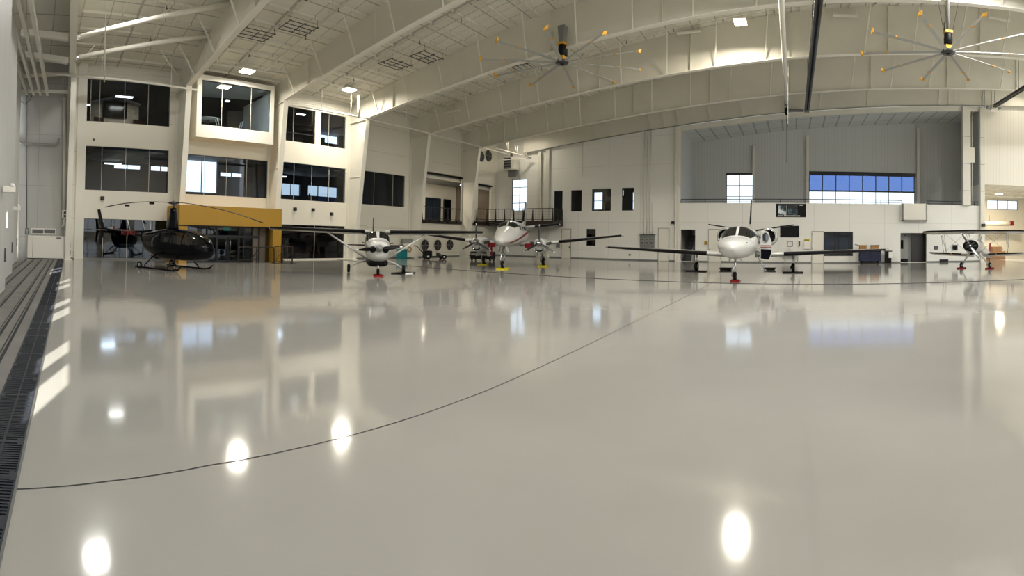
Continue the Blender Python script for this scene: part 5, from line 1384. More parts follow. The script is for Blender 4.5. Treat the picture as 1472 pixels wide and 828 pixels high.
p = oX(1064, 33, 26.6); lamp(p.x, p.y, p.z, 'twin ceiling lamp lighting the girder in the middle of the roof', LP * 1.2, warm=(1, .92, .78))
OUT = ('over the tail of the helicopter', 'added over the bare floor between helicopter and camera', 'added over the bare floor right of the camera', 'added over the bare floor far behind the camera', 'added straight above the camera beside the sliding door', 'added behind the camera beside the sliding door', 'added in front of the left big fan', 'added in front of the right big fan', 'added past the right frame edge near the back windows', 'added past the right frame edge beside the siding wall', 'added in the back corner beside the sliding door', 'added over the middle of the back windows', 'added past the right frame edge behind the biplane')
for k, (x, y) in enumerate(((3.4, 21.5), (12.5, 11), (12.5, -4), (12.5, -19), (5, 3), (5, -12), (17.5, 2.5), (19.6, -9), (24.5, -22), (33.8, -24), (5, -27), (19, -29), (29.5, -21))):  # all but the first are lamps added out of view to brighten the hall
    lamp(x, y, zr(y) - (2.1 if k else .3), 'ceiling lamp out of view ' + OUT[k], LP * (.8 if x > 28 else 1.3 if x > 17 else .45 if k == 0 else .85))
lamp(39.3, 25, 12.0, 'ceiling lamp hidden behind the last girder over the corner window', LP * .14, warm=(1, .9, .74))
lamp(39.8, -21, 16.0, 'ceiling lamp hidden behind the last girder over the right siding wall', LP * .1, warm=(1, .9, .74))
li = bpy.data.lights.new('room_light', 'AREA'); li.size = .8; li.energy = 900; li.color = (1, .84, .6)
p = oX(1436, 279, 50); lo = bpy.data.objects.new('room_light', li); COL.objects.link(lo); lo.location = (p.x, p.y, p.z - .1)
# room lamps behind the glass; all but the balcony one added for brightness
def small_lamp(p, power, label, col=(1, .88, .7), sz=.6):
    t = thing('office_light', p, 0, label, 'lamp')
    a = MB(); a.box((-sz, -.15, 0), (sz, .15, .05)); a.build('diffuser', 'strip_glow', t)
    a = MB(); a.box((-sz-.03, -.18, .04), (sz+.03, .18, .1)); a.build('housing', 'trim_white', t)
    li = bpy.data.lights.new('office_glow', 'AREA'); li.size = 1; li.energy = power; li.color = col
    lo = bpy.data.objects.new('office_glow', li); COL.objects.link(lo); lo.parent = t; lo.location = (0, 0, -.03)
small_lamp((33.5, 32.3, 7.28), 300, 'ceiling light over the balcony doors behind the left railing')
small_lamp((40.2, 32.3, 7.28), 8, 'added ceiling light in the dark opening in the last bay')
small_lamp((6, 35, 6.6), 70, 'added ceiling light deep behind the left second floor window', (.8, .9, 1))
small_lamp((20, 35.5, 6.6), 70, 'added ceiling light deep behind the second floor window above the wall speakers', (.8, .9, 1))
small_lamp((6.5, 33.8, 11.2), 110, 'added ceiling light facing the stone wall upstairs')
small_lamp((13, 33, 3.2), 10, 'added ceiling light in the lobby behind the portal', (.7, .85, 1))
# ================================================================== SUN AND SKY
w = bpy.data.worlds.new('world'); scene.world = w; w.use_nodes = True
nt = w.node_tree; n = nt.nodes; l = nt.links; bg = n['Background']
tc = n.new('ShaderNodeTexCoord'); sp = n.new('ShaderNodeSeparateXYZ'); l.new(tc.outputs['Generated'], sp.inputs[0])
r = n.new('ShaderNodeValToRGB'); l.new(sp.outputs['Z'], r.inputs[0])
el = r.color_ramp.elements; el[0].position = .0; el[0].color = (.72, .76, .8, 1); el[1].position = 1; el[1].color = (.16, .34, .8, 1)
e = el.new(.12); e.color = (.85, .93, 1.0, 1); e = el.new(.4); e.color = (.42, .62, 1, 1)
l.new(r.outputs[0], bg.inputs[0]); bg.inputs[1].default_value = 3.8
su = bpy.data.lights.new('sun', 'SUN'); su.energy = 34; su.angle = math.radians(.6); su.color = (1, .96, .88)
so = bpy.data.objects.new('sun', su); COL.objects.link(so)
d = Vector((.40 * math.cos(.377), .915 * math.cos(.377), -math.sin(.377))).normalized()
so.rotation_euler = d.to_track_quat('-Z', 'Y').to_euler()
scene.view_settings.view_transform = 'Standard'; scene.view_settings.look = 'None'
scene.view_settings.exposure = 0.0; scene.view_settings.gamma = 1.0; scene.view_settings.use_curve_mapping = False
scene.cycles.use_denoising = True; scene.cycles.caustics_reflective = False; scene.cycles.caustics_refractive = False
scene.cycles.max_bounces = 8; scene.cycles.diffuse_bounces = 4; scene.cycles.glossy_bounces = 3; scene.cycles.transparent_max_bounces = 10
scene.cycles.sample_clamp_indirect = 6
# ================================================================== AIRCRAFT
R_ = math.radians
def chock(x, y, rz, m, label, group, w=.4):
    t = thing('wheel_chock', (x, y, 0), rz, label, 'wheel chock', group)
    for s in (-1, 1):
        a = MB(); a.prism([(s*.22, -w/2, 0), (s*.38, -w/2, 0), (s*.28, -w/2, .085), (s*.24, -w/2, .085)], (0, w, 0)); a.build('block', m, t)
    a = MB(); a.tube([(-.35, w/2, .05), (0, w/2+.08, .02), (.35, w/2, .05)], .012, 6); a.build('rope', m, t)
def prop(parent, c, R, blades, phase, m='boot', tip='paper', hub_r=.16, axis_x=True, w=.14, spin=.3):
    c = Vector(c)
    t = MB(); t.lathe([(hub_r, -.12), (hub_r, .0), (hub_r*.85, spin*.4), (hub_r*.5, spin*.8), (0.001, spin)], c, (1, 0, 0), 20, True); s = t.build('spinner', 'grille' if m == 'boot' else 'aluminium', parent)
    for i in range(blades):
        an = phase + 2*PI*i/blades; rows = []; tipr = []
        for k in range(9):
            u = k / 8; r = hub_r*.6 + (R - hub_r*.6)*u; wd = w*(.5 + .9*math.sin(PI*min(u*1.1+.12, 1)))*(1 if u < .97 else .6); tw = R_(55 - 38*u)
            ring = []
            for (a_, b_) in ((-.5, 0), (-.2, .08), (.2, .08), (.5, 0), (.2, -.05), (-.2, -.05)):
                yy = a_*wd; th = b_*wd
                q = Vector((yy*math.sin(tw) + th*math.cos(tw), yy*math.cos(tw) - th*math.sin(tw), 0)); y_, z_ = q.y, r
                ring.append(c + Vector((q.x, y_*math.cos(an) - z_*math.sin(an)*-1*-1, 0)) + Vector((0, -0, 0)) if False else c + Vector((q.x, y_*math.cos(an) - z_*math.sin(an), y_*math.sin(an) + z_*math.cos(an))))
            rows.append(ring)
        a = MB(); a.rings(rows[:8], True); b = a.build('propeller_blade', m, parent)
        a = MB(); a.rings(rows[7:], True); a.build('blade_tip', tip, b)
def wheel_leg(parent, top, c, r, w, m='aluminium', leg_r=.05, fork=True):
    a = MB(); a.tube([top, (c[0], c[1] - w*.9, c[2] + r*1.25), (c[0], c[1] - w*.9, c[2])], leg_r, 10)
    a.tube([(c[0], c[1]-w*.9, c[2]), (c[0], c[1]+w*.6, c[2])], leg_r*.6, 8); a.build('landing_gear_leg', m, parent); wheel('wheel', c, r, w, parent)
def winged(parent, name, stations, m, boot=None, br=None, bfrac=.09, pitch=0.):
    a = MB(); a.wing(stations, 14, pitch=pitch); w_ = a.build(name, m, parent)
    if boot:
        S_ = []
        n = 8; st = stations
        def lerp_station(u):
            ys = [abs(Vector(s[0]).y) + abs(Vector(s[0]).z)*0 for s in st]; return u
        a = MB(); a.wing(br or stations, 8, 0, bfrac, .008, pitch); a.build('deicing_boot', boot, w_)
    return w_
def st_lerp(a, b, u):
    return (Vector(a[0]).lerp(Vector(b[0]), u), a[1] + (b[1]-a[1])*u, a[2] + (b[2]-a[2])*u, Vector(a[3]).lerp(Vector(b[3]), u))
UP = (0, 0, 1)

# ---------------------------------------------------------------- helicopter
t = thing('helicopter', (7.15, 23.35, 0), math.atan2(-.885, .46), 'dark navy blue helicopter parked left in front of the offices', 'helicopter', scale=1.03)
B = Body([(2.5, 0, .98, .06, .06, .06, 2), (2.4, 0, 1.0, .34, .32, .34, 2), (2.05, 0, 1.06, .55, .56, .52, 2.1), (1.4, 0, 1.12, .66, .74, .66, 2.3), (.4, 0, 1.16, .68, .78, .72, 2.5), (-.6, 0, 1.18, .66, .72, .72, 2.5), (-1.35, 0, 1.25, .52, .56, .6, 2.4), (-1.85, 0, 1.38, .38, .38, .5, 2.2), (-2.12, 0, 1.55, .2, .2, .26, 2)])
def hskip(x, a):
    if 1.28 < x < 2.3: u = (x - 1.28) / 1.02; return 6 + 10*u < a < 87 or 93 < a < 174 - 10*u
    if .52 < x < 1.2: return 4 < a < 50 or 130 < a < 176
    if -.28 < x < .42: return 6 < a < 50 or 130 < a < 174
    return False
a = MB(); B.mesh(a, 90, 70, skip=hskip); a.build('cabin', 'navy', t)
for nm, x0, x1, lo, hi in (('windshield', 1.28, 2.3, R_(14), R_(86)), ('windshield', 1.28, 2.3, R_(94), R_(166)), ('front_window', .5, 1.22, R_(4), R_(50)), ('front_window', .5, 1.22, R_(130), R_(176)), ('rear_window', -.3, .44, R_(5), R_(50)), ('rear_window', -.25, .42, R_(130), R_(174))):
    a = MB()
    if nm == 'windshield':
        left = lo < 1; e0 = (lambda u: R_(6) + u*R_(10)) if left else (lambda u: R_(94)); e1 = (lambda u: R_(86)) if left else (lambda u: R_(174) - u*R_(10)); B.patch(a, x0, x1, e0, e1, .012)
    else: B.patch(a, x0, x1, lo, hi, .012)
    a.build(nm, 'heli_glass', t)
a = MB(); a.tube([(-1.6, 0, 1.62), (-2.2, 0, 1.64), (-5.9, 0, 1.78)], [.24, .19, .085], 16); boom = a.build('tail_boom', 'navy', t)
a = MB(); text_mesh(a, 'N74NG', (-3.25, -.175, 1.66), (1, 0, .035), (0, 0, 1), .36); a.build('registration', 'stripe_red', boom, label='red registration letters on the tail boom')
a = MB(); rows = []
for z, x0, x1, wd in ((1.75, -.48, .36, .24), (2.1, -.38, .3, .19), (2.5, -.29, .24, .13), (2.95, -.2, .17, .09)):
    rows.append([((x0+x1)/2 + (x1-x0)/2*math.cos(k*PI/10), wd*math.sin(k*PI/10), z) for k in range(20)])
a.rings(rows, True); a.build('mast_fairing', 'navy', t)
a = MB(); a.tube([(0, 0, 2.9), (0, 0, 3.3)], .045); a.lathe([(0, 0), (.16, .0), (.2, .06), (.12, .13), (0, .14)], (0, 0, 3.14), n=20); a.box((-.3, -.06, 3.17), (.3, .06, 3.25)); a.build('rotor_hub', 'steel_dark', t)
yaw = R_(5)
for s in (-1, 1):
    rows = []
    for k in range(11):
        u = k/10; r = .25 + 4.75*u; z = 3.22 - .55*u*u - (.38*u if s > 0 else -.38*u)
        c, s_ = math.cos(yaw)*s, math.sin(yaw)*s; P = Vector((c*r, s_*r, z)); N = Vector((-s_, c, 0)) * .125
        rows.append([P - N, P - N*.4 + Vector((0, 0, .018)), P + N*.5 + Vector((0, 0, .018)), P + N, P - N*.2 - Vector((0, 0, .014))])
    a = MB(); a.rings(rows, True); b = a.build('rotor_blade', 'boot', t)
    if s < 0:
        for r in (1.6, 3.6): a = MB(); z = 3.22 - .55*(r/5)**2 + .38*r/5 - .09; a.box((-r-.09, -.1, z-.03), (-r+.09, .1, z+.07)); a.build('blade_tie_clamp', 'black', b)
# tail
a = MB(); a.prism([(-5.6, -.02, 1.78), (-5.95, -.02, 1.78), (-6.35, -.02, 2.95), (-6.1, -.02, 2.97)], (0, .04, 0)); a.prism([(-5.6, -.02, 1.78), (-5.95, -.02, 1.78), (-6.15, -.02, .98), (-5.95, -.02, .96)], (0, .04, 0)); a.build('tail_fin', 'navy', t)
a = MB(); a.wing([((-5.2, -.08, 1.78), .4, .1, UP), ((-5.3, -1.0, 1.78), .3, .1, UP)], 8); a.build('stabilizer', 'paint_grey', t)
a = MB(); a.tube([(-5.87, 0, 1.8), (-5.87, .35, 1.8)], .04, 8)
a.build('tail_rotor_shaft', 'steel_dark', t)
for s in (-1, 1):
    a = MB(); dx, dz = math.cos(.18)*s, math.sin(.18)*s; n_ = Vector((-dz, 0, dx))*.07; P0 = Vector((-5.87 + dx*.12, .36, 1.8 + dz*.12)); P1 = Vector((-5.87 + dx*.74, .36, 1.8 + dz*.74))
    a.prism([P0 - n_*.6, P1 - n_, P1 + n_, P0 + n_*.6], (0, .02, 0)); b = a.build('tail_rotor_blade', 'paper', t)
    a = MB(); P2 = P0.lerp(P1, .8); a.prism([P2 - n_*1.02 - Vector((0, .005, 0)), P1 - n_*1.02 - Vector((0, .005, 0)), P1 + n_*1.02 - Vector((0, .005, 0)), P2 + n_*1.02 - Vector((0, .005, 0))], (0, .03, 0)); a.build('blade_stripe', 'red', b)
for s in (-1, 1):
    a = MB(); a.tube([(-1.5, s*1.09, .05), (-1.3, s*1.09, .04), (1.2, s*1.09, .04), (1.5, s*1.09, .1), (1.66, s*1.09, .24)], .04, 10); a.build('skid', 'black', t)
    for x in (-.85, .75): a = MB(); a.tube([(x, s*.2, .62), (x, s*.5, .56), (x, s*1.0, .18), (x, s*1.09, .05)], .035, 10); a.build('cross_tube', 'black', t)
wheel('ground_handling_wheel', (-.95, -1.28, .17), .17, .1, t); wheel('ground_handling_wheel', (-.95, .9, .17), .17, .1, t)
for x in (-3.3, -2.1):
    a = MB(); a.tube([(x, 0, 1.83), (x-.22, 0, 2.35)], .012, 6); a.build('antenna', 'paper', t)
for s in (-1, 1):
    for x in (.2, 1.0): a = MB(); a.box((x-.22, s*.32-.2, .8), (x+.22, s*.32+.2, 1.0)); a.box((x-.3, s*.32-.2, 1.0), (x-.18, s*.32+.2, 1.55)); a.build('seat', 'seat_tan', t, bevel=.03)
a = MB(); a.ball((2.25, -.25, .92), .07, sc=(.6, 1, 1)); a.build('landing_light', 'chrome', t)

# ---------------------------------------------------------------- high wing single
rz = math.atan2(-.785, -.62)
t = thing('high_wing_airplane', (16.3, 18.75, 0), rz, 'white high wing single engine airplane with black wing edges and strut wings', 'airplane')
def L2W(o, x, y): c, s = math.cos(o.rotation_euler[2]), math.sin(o.rotation_euler[2]); return o.location[0] + (c*x - s*y)*o.scale[0], o.location[1] + (s*x + c*y)*o.scale[0]
B = Body([(2.62, 0, 1.3, .3, .24, .34, 2), (2.5, 0, 1.29, .44, .34, .46, 2.4), (2.0, 0, 1.25, .54, .44, .56, 2.7), (1.5, 0, 1.25, .57, .5, .6, 2.8), (1.2, 0, 1.27, .6, .62, .62, 3), (.75, 0, 1.35, .6, .76, .66, 3.4), (-.6, 0, 1.38, .58, .72, .66, 3), (-2.0, 0, 1.4, .38, .5, .48, 2.4), (-4.2, 0, 1.32, .15, .26, .22, 2.2), (-5.3, 0, 1.3, .05, .12, .1, 2)])
a = MB(); B.mesh(a, 40, 44); a.build('fuselage', 'ac_white', t)
for s in (0, 1):
    a = MB(); B.patch(a, .72, 1.38, (R_(28) if not s else R_(92)), (R_(88) if not s else R_(152)), .014); a.build('windshield', 'ac_glass', t)
    a = MB(); B.patch(a, -.1, .62, R_(8) if not s else R_(140), R_(40) if not s else R_(172), .012); a.build('side_window', 'ac_glass', t)
for s in (-1, 1): a = MB(); a.lathe([(0, 0), (.14, 0), (.15, -.04)], (2.66, s*.3, 1.28), (1, 0, 0), 16); a.build('cowl_inlet', 'black', t)
P = Body([(2.0, 0, .66, .3, .06, .1, 2.5), (1.7, 0, .62, .47, .16, .18, 3), (.8, 0, .6, .5, .16, .22, 3), (-.8, 0, .6, .48, .16, .22, 3), (-1.8, 0, .66, .2, .1, .12, 2.5)])
a = MB(); P.mesh(a, 30, 20); a.build('belly_pod', 'boot', t)
for s in (-1, 1):
    a = MB(); a.lathe([(0, 0), (.1, 0), (.1, -.3)], (1.98, s*.28, .58), (1, 0, 0), 14, True); a.build('exhaust_stack', 'black', t)
    a = MB(); a.lathe([(0, .0), (.05, .0), (.055, -.03)], (2.42, s*.19, .98), (1, 0, 0), 12); a.build('landing_light', 'chrome', t)
    st = [((.62, s*.4, 2.12), 1.6, .13, UP), ((.62, s*3.0, 2.16), 1.55, .13, UP), ((.4, s*5.5, 2.2), 1.05, .11, UP)]
    winged(t, 'wing', st, 'ac_white', 'boot', [st_lerp(st[0], st[1], .09), st[1], st_lerp(st[1], st[2], .98)], .1, .11)
    a = MB(); q0, q1 = Vector((.35, s*.58, .78)), Vector((.25, s*2.6, 2.08)); a.tube([q0, q1], .05, 10); a.v = [Vector((p.x*1.0 + (p.x-.3)*.6, p.y, p.z)) for p in a.v]; a.build('wing_strut', 'ac_white', t)
    a = MB(); a.tube([(-.1, s*.45, .62), (-.1, s*.9, .52), (-.05, s*1.3, .3), (0, s*1.36, .22)], [.05, .045, .035, .03], 10); a.build('landing_gear_leg', 'ac_white', t); wheel('wheel', (0, s*1.4, .215), .215, .15, t)
    st = [((-4.3, s*.1, 1.3), .95, .09, UP), ((-4.5, s*1.95, 1.3), .65, .09, UP)]
    winged(t, 'stabilizer', st, 'ac_white', 'boot', st, .12)
    a = MB(); a.tube([(1.0, s*.58, 1.52), (1.1, s*.75, 1.55)], .03, 8); a.build('step', 'steel_dark', t)
fn = [((-3.9, 0, 1.4), 1.3, .08, (0, 1, 0)), ((-4.55, 0, 2.1), .85, .08, (0, 1, 0)), ((-4.9, 0, 2.75), .62, .08, (0, 1, 0))]
a = MB(); a.wing(fn, 12); f_ = a.build('tail_fin', 'boot', t)
a = MB(); a.wing([fn[2], ((-5.0, 0, 2.98), .5, .08, (0, 1, 0))], 12); a.build('fin_tip', 'red', f_, label='red fin tip')
prop(t, (2.68, 0, 1.33), 1.06, 2, R_(-85), 'boot', 'paper', .17, w=.17)
a = MB(); a.tube([(1.85, 0, .7), (1.9, 0, .45), (1.9, 0, .2)], .045, 10); a.build('nose_gear_leg', 'chrome', t); wheel('wheel', (1.9, 0, .18), .18, .13, t)
x, y = L2W(t, 1.9, 0); chock(x, y, rz, 'red', 'red chock at the nose wheel of the high wing plane', 'red wheel chocks')
x, y = L2W(t, 0, 1.4)
m_ = thing('drip_pad', (x, y, 0), .2, 'black pad with a white edge under one main wheel of the high wing plane', 'mat')
a = MB(); a.box((-.6, -.35, .003), (.6, .35, .05)); a.build('pad', 'black', m_); a = MB(); a.box((-.35, -.37, .0), (.35, -.35, .05)); a.build('edge', 'paper', m_)

# ---------------------------------------------------------------- twin turboprop
rz = math.atan2(-.40, -.917)
t = thing('twin_propeller_airplane', (28.1, 18.2, 0), rz, 'white twin propeller airplane with a red stripe and yellow chocks', 'airplane')
B = Body([(5.05, 0, 1.72, .04, .04, .04, 2), (4.9, 0, 1.73, .24, .22, .22, 2), (4.3, 0, 1.8, .47, .42, .42, 2.05), (3.5, 0, 1.9, .64, .55, .56, 2.1), (2.75, 0, 2.0, .74, .64, .66, 2.2), (2.1, 0, 2.08, .8, .86, .72, 2.4), (1.5, 0, 2.1, .82, .92, .75, 2.4), (-1.8, 0, 2.12, .78, .88, .72, 2.3), (-4.0, 0, 2.35, .42, .52, .45, 2.1), (-6.0, 0, 2.55, .08, .14, .1, 2)])
a = MB(); B.mesh(a, 44, 50); fu = a.build('fuselage', 'ac_white', t)
for s in (0, 1):
    a = MB(); B.patch(a, 2.02, 2.72, (lambda u: R_(34) + u*R_(18)) if not s else R_(92), R_(88) if not s else (lambda u: R_(146) - u*R_(18)), .014); a.build('windshield', 'ac_glass', t)
    a = MB(); B.patch(a, 1.55, 2.0, R_(18) if not s else R_(140), R_(40) if not s else R_(162), .012); a.build('side_window', 'ac_glass', t)
    for x in (.9, .2, -.5, -1.2): a = MB(); B.patch(a, x-.19, x+.19, R_(16) if not s else R_(146), R_(34) if not s else R_(164), .012); a.build('cabin_window', 'ac_glass', t)
    a = MB(); f0 = lambda u: R_(-34) + R_(40)*min(1, u*1.4)
    if s: B.patch(a, 4.85, -3.5, lambda u: PI - f0(u), lambda u: PI - f0(u) - R_(9), .008, 40, 2)
    else: B.patch(a, 4.85, -3.5, lambda u: f0(u), lambda u: f0(u) + R_(9), .008, 40, 2)
    a.build('stripe', 'stripe_red', fu)
    s_ = -1 if s else 1
    st = [((1.1, s_*.6, 1.5), 2.3, .15, UP), ((1.0, s_*2.3, 1.6), 2.1, .14, UP), ((.55, s_*7.5, 2.2), 1.1, .12, UP)]
    winged(t, 'wing', st, 'ac_white', 'boot', [st_lerp(st[1], st[2], .17), st_lerp(st[1], st[2], .97)], .08)
    if True:
        N = Body([(2.35, s_*2.05, 1.62, .26, .24, .3, 2), (2.2, s_*2.05, 1.58, .36, .3, .48, 2.2), (1.5, s_*2.05, 1.55, .43, .38, .62, 2.3), (.3, s_*2.05, 1.55, .44, .36, .6, 2.3), (-1.2, s_*2.05, 1.6, .32, .25, .4, 2.1), (-2.2, s_*2.05, 1.7, .06, .06, .08, 2)])
        a = MB(); N.mesh(a, 32, 28); na = a.build('engine_nacelle', 'ac_white', t)
        a = MB(); a.lathe([(0, 0), (.15, 0), (.2, .05), (.21, -.05)], (2.24, s_*2.05, 1.22), (1, 0, 0), 20); a.v = [Vector((p.x, (p.y - s_*2.05)*1.3 + s_*2.05, (p.z-1.22)*.8+1.22)) for p in a.v]; a.build('air_inlet', 'black', na)
        a = MB(); a.lathe([(.19, .0), (.24, .05), (.26, -.04), (.19, 0)], (2.26, s_*2.05, 1.22), (1, 0, 0), 20); a.v = [Vector((p.x, (p.y - s_*2.05)*1.3 + s_*2.05, (p.z-1.22)*.8+1.22)) for p in a.v]; a.build('inlet_lip', 'chrome', na)
        for v in (-1, 1): a = MB(); a.tube([(1.8, s_*2.05+v*.36, 1.55), (1.72, s_*2.05+v*.55, 1.58), (1.45, s_*2.05+v*.62, 1.62)], [.09, .1, .1], 12); a.build('exhaust_stack', 'steel_dark', na)
        a = MB()
        N.patch(a, 1.9, -1.4, R_(0) if s_ > 0 else R_(180), R_(6) if s_ > 0 else R_(174), .008, 20, 2); a.build('stripe', 'stripe_red', na)
        prop(t, (2.45, s_*2.05, 1.62), 1.18, 3, 0, 'steel_dark', 'paper', .2, w=.13, spin=.38)
        wheel_leg(t, (.2, s_*2.05, 1.2), (.1, s_*2.05 + .05, .3), .3, .2, 'chrome')
        a = MB(); a.tube([(.7, s_*2.05, 1.15), (.3, s_*2.05, .7)], .03, 8); a.build('drag_brace', 'aluminium', t)
        for v in (-1, 1): a = MB(); a.prism([(-.5, s_*2.05+v*.3, 1.05), (.8, s_*2.05+v*.3, 1.05), (.7, s_*2.05+v*.42, .62), (-.4, s_*2.05+v*.42, .62)], (0, .02, 0)); a.build('gear_door', 'ac_white', t)
        x, y = L2W(t, .1, s_*2.1); chock(x, y, rz, 'yellow', 'yellow chock at the main wheel of the twin propeller plane, on the %s side' % ('right' if s_ > 0 else 'left'), 'yellow wheel chocks', .65)
    st = [((-4.4, s_*.1, 2.72), 1.8, .14, UP), ((-4.9, s_*2.8, 3.02), 1.1, .16, UP)]
    winged(t, 'stabilizer', st, 'ac_white', 'boot', [st_lerp(st[0], st[1], .3), st[1]], .1)
fn = [((-3.2, 0, 2.7), 2.6, .06, (0, 1, 0)), ((-4.6, 0, 3.2), 1.6, .08, (0, 1, 0)), ((-5.4, 0, 4.75), .95, .08, (0, 1, 0))]
winged(t, 'tail_fin', fn, 'ac_white', 'boot', [fn[1], fn[2]], .1)
wheel_leg(t, (3.7, 0, 1.4), (3.85, 0, .26), .26, .16, 'chrome', .045)
a = MB(); a.tube([(3.3, 0, 1.4), (3.75, 0, .85)], .03, 8); a.tube([(3.8, .12, 1.0), (3.9, .12, .5)], .02, 6); a.build('drag_brace', 'aluminium', t)
for v in (-1, 1): a = MB(); a.prism([(3.3, v*.22, 1.42), (4.2, v*.2, 1.45), (4.1, v*.3, 1.05), (3.4, v*.3, 1.05)], (0, .02, 0)); a.build('nose_gear_door', 'ac_white', t)
x, y = L2W(t, 3.85, 0); chock(x, y, rz, 'yellow', 'yellow chock at the nose wheel of the twin propeller plane', 'yellow wheel chocks', .7)
for x_, z_ in ((1.0, 3.02), (-.8, 3.0)): a = MB(); a.prism([(x_, -.01, z_), (x_-.25, -.01, z_), (x_-.22, -.01, z_+.3), (x_-.12, -.01, z_+.3)], (0, .02, 0)); a.build('antenna', 'ac_white', t)
# red engine covers on the ground side
for k, (u, v, lb) in enumerate(((1.55, -1.2, 'red T shaped inlet cover left of the fuselage of the twin propeller plane'), (1.75, 1.3, 'red inlet cover right of the fuselage of the twin propeller plane'))):
    x, y = L2W(t, u, v); c = thing('inlet_cover', (x, y, 0), rz, lb, 'cover', 'red inlet covers')
    a = MB(); a.box((-.05, -.26, 1.28), (.05, .26, 1.56)); a.build('plug', 'stripe_red', c, bevel=.02)
    a = MB(); a.box((-.02, -.06, .72 if k == 0 else 1.1), (.02, .06, 1.3)); a.build('streamer', 'stripe_red', c)
    a = MB(); a.tube([(0, 0, 1.5), (0, (.7 if k == 0 else -.7)*-1, 1.6)], .012, 6); a.build('strap', 'stripe_red', c)

# ---------------------------------------------------------------- business jet
rz = PI + .03
t = thing('jet_airplane', (29.4, 2.95, 0), rz, 'white business jet with an open cabin door, nose toward the camera', 'airplane')
B = Body([(8.05, 0, 1.58, .04, .04, .04, 2), (7.85, 0, 1.6, .34, .26, .32, 2), (7.2, 0, 1.63, .64, .38, .5, 2.05), (6.4, 0, 1.66, .84, .45, .58, 2.1), (5.8, 0, 1.68, .92, .47, .62, 2.15), (5.2, 0, 1.72, .96, .66, .66, 2.2), (4.5, 0, 1.79, .99, .85, .72, 2.2), (3.5, 0, 1.85, 1.0, .84, .78, 2.2), (-1.0, 0, 1.85, 1.0, .84, .78, 2.2), (-3.5, 0, 2.0, .84, .74, .6, 2.1), (-5.8, 0, 2.35, .4, .5, .36, 2), (-7.6, 0, 2.55, .08, .12, .1, 2)])
a = MB(); B.mesh(a, 48, 56); fu = a.build('fuselage', 'ac_white', t)
for s in (0, 1):
    a = MB(); B.patch(a, 4.4, 5.68, (lambda u: R_(22) + u*R_(22)) if not s else R_(93), R_(87) if not s else (lambda u: R_(158) - u*R_(22)), .016, 16, 14); a.build('windshield', 'ac_glass', t)
    a = MB(); B.patch(a, 3.8, 4.3, R_(14) if not s else R_(144), R_(36) if not s else R_(166), .012); a.build('side_window', 'ac_glass', t)
    for x in (2.4, 1.6, .8, 0, -.8): a = MB(); B.patch(a, x-.2, x+.2, R_(14) if not s else R_(148), R_(32) if not s else R_(166), .012); a.build('cabin_window', 'ac_glass', t)
    for k_, c_ in ((0, 'stripe_red'), (1, 'canvas_blue')):
        a = MB(); f0 = lambda u: R_(-6 + 5*k_)
        if s: B.patch(a, 4.2, -5.0, lambda u: PI - f0(u), lambda u: PI - f0(u) - R_(2.5), .008, 30, 2)
        else: B.patch(a, 4.2, -5.0, lambda u: f0(u), lambda u: f0(u) + R_(2.5), .008, 30, 2)
        a.build('stripe', c_, fu)
    s_ = -1 if s else 1
    st = [((1.5, s_*.7, 1.12), 2.9, .13, UP), ((1.15, s_*2.4, 1.17), 2.3, .13, UP), ((.55, s_*8.7, 1.42), 1.1, .11, UP)]
    winged(t, 'wing', st, 'ac_white', 'boot', [st_lerp(st[0], st[1], .85 if s_ < 0 else .98), st_lerp(st[1], st[2], .0 if s_ < 0 else .06), st_lerp(st[1], st[2], .97)], .1)
    a = MB(); a.tube([(.4, s_*8.72, 1.42), (.1, s_*8.78, 1.42)], .04, 8); a.build('wingtip_light', 'chrome', t)
    N = Body([(-1.85, s_*1.42, 2.2, .5, .5, .5, 2), (-2.2, s_*1.42, 2.2, .58, .58, .58, 2), (-3.4, s_*1.42, 2.2, .6, .6, .6, 2), (-4.8, s_*1.42, 2.22, .36, .36, .36, 2)])
    a = MB(); N.mesh(a, 32, 24, cap=False); na = a.build('engine_nacelle', 'ac_white', t)
    a = MB(); a.lathe([(.5, .0), (.47, .06), (.42, .04), (.4, -.1), (.4, -.4)], (-1.85, s_*1.42, 2.2), (1, 0, 0), 32); a.build('inlet_lip', 'chrome', na)
    a = MB(); a.lathe([(.0, .12), (.1, 0), (.41, -.02)], (-2.15, s_*1.42, 2.2), (1, 0, 0), 32); a.build('fan_disc', 'black', na)
    a = MB(); a.prism([(-2.4, s_*.8, 2.12), (-4.2, s_*.6, 2.15), (-4.2, s_*1.0, 2.15), (-2.4, s_*1.05, 2.12)], (0, 0, .16)); a.build('pylon', 'ac_white', t)
    a = MB(); a.tube([(.0, s_*2.9, 1.1), (-.1, s_*2.95, .65), (-.1, s_*2.95 - .14, .3)], .06, 10); a.tube([(-.1, s_*2.95, .3), (-.1, s_*2.95-.2, .3)], .04, 8); a.build('landing_gear_leg', 'chrome', t); wheel('wheel', (-.1, s_*2.95, .3), .3, .2, t)
    a = MB(); a.prism([(-.4, s_*3.15, 1.12), (.4, s_*3.15, 1.12), (.3, s_*3.22, .62), (-.3, s_*3.22, .62)], (0, .02, 0)); a.build('gear_door', 'ac_white', t)
    st = [((-5.9, s_*.1, 2.62), 1.5, .09, UP), ((-6.3, s_*3.15, 3.1), .8, .09, UP)]
    winged(t, 'stabilizer', st, 'ac_white', 'boot', st, .12)
    x, y = L2W(t, -.1, s_*2.95)
    m_ = thing('drip_pad', (x, y, 0), 0, 'black pad under the main wheel of the jet, on the %s side' % ('right' if s_ > 0 else 'left'), 'mat', 'black pads under the jet')
    a = MB(); a.box((-.35, -.62, .003), (.35, .62, .06)); a.build('pad', 'black', m_, bevel=.01)
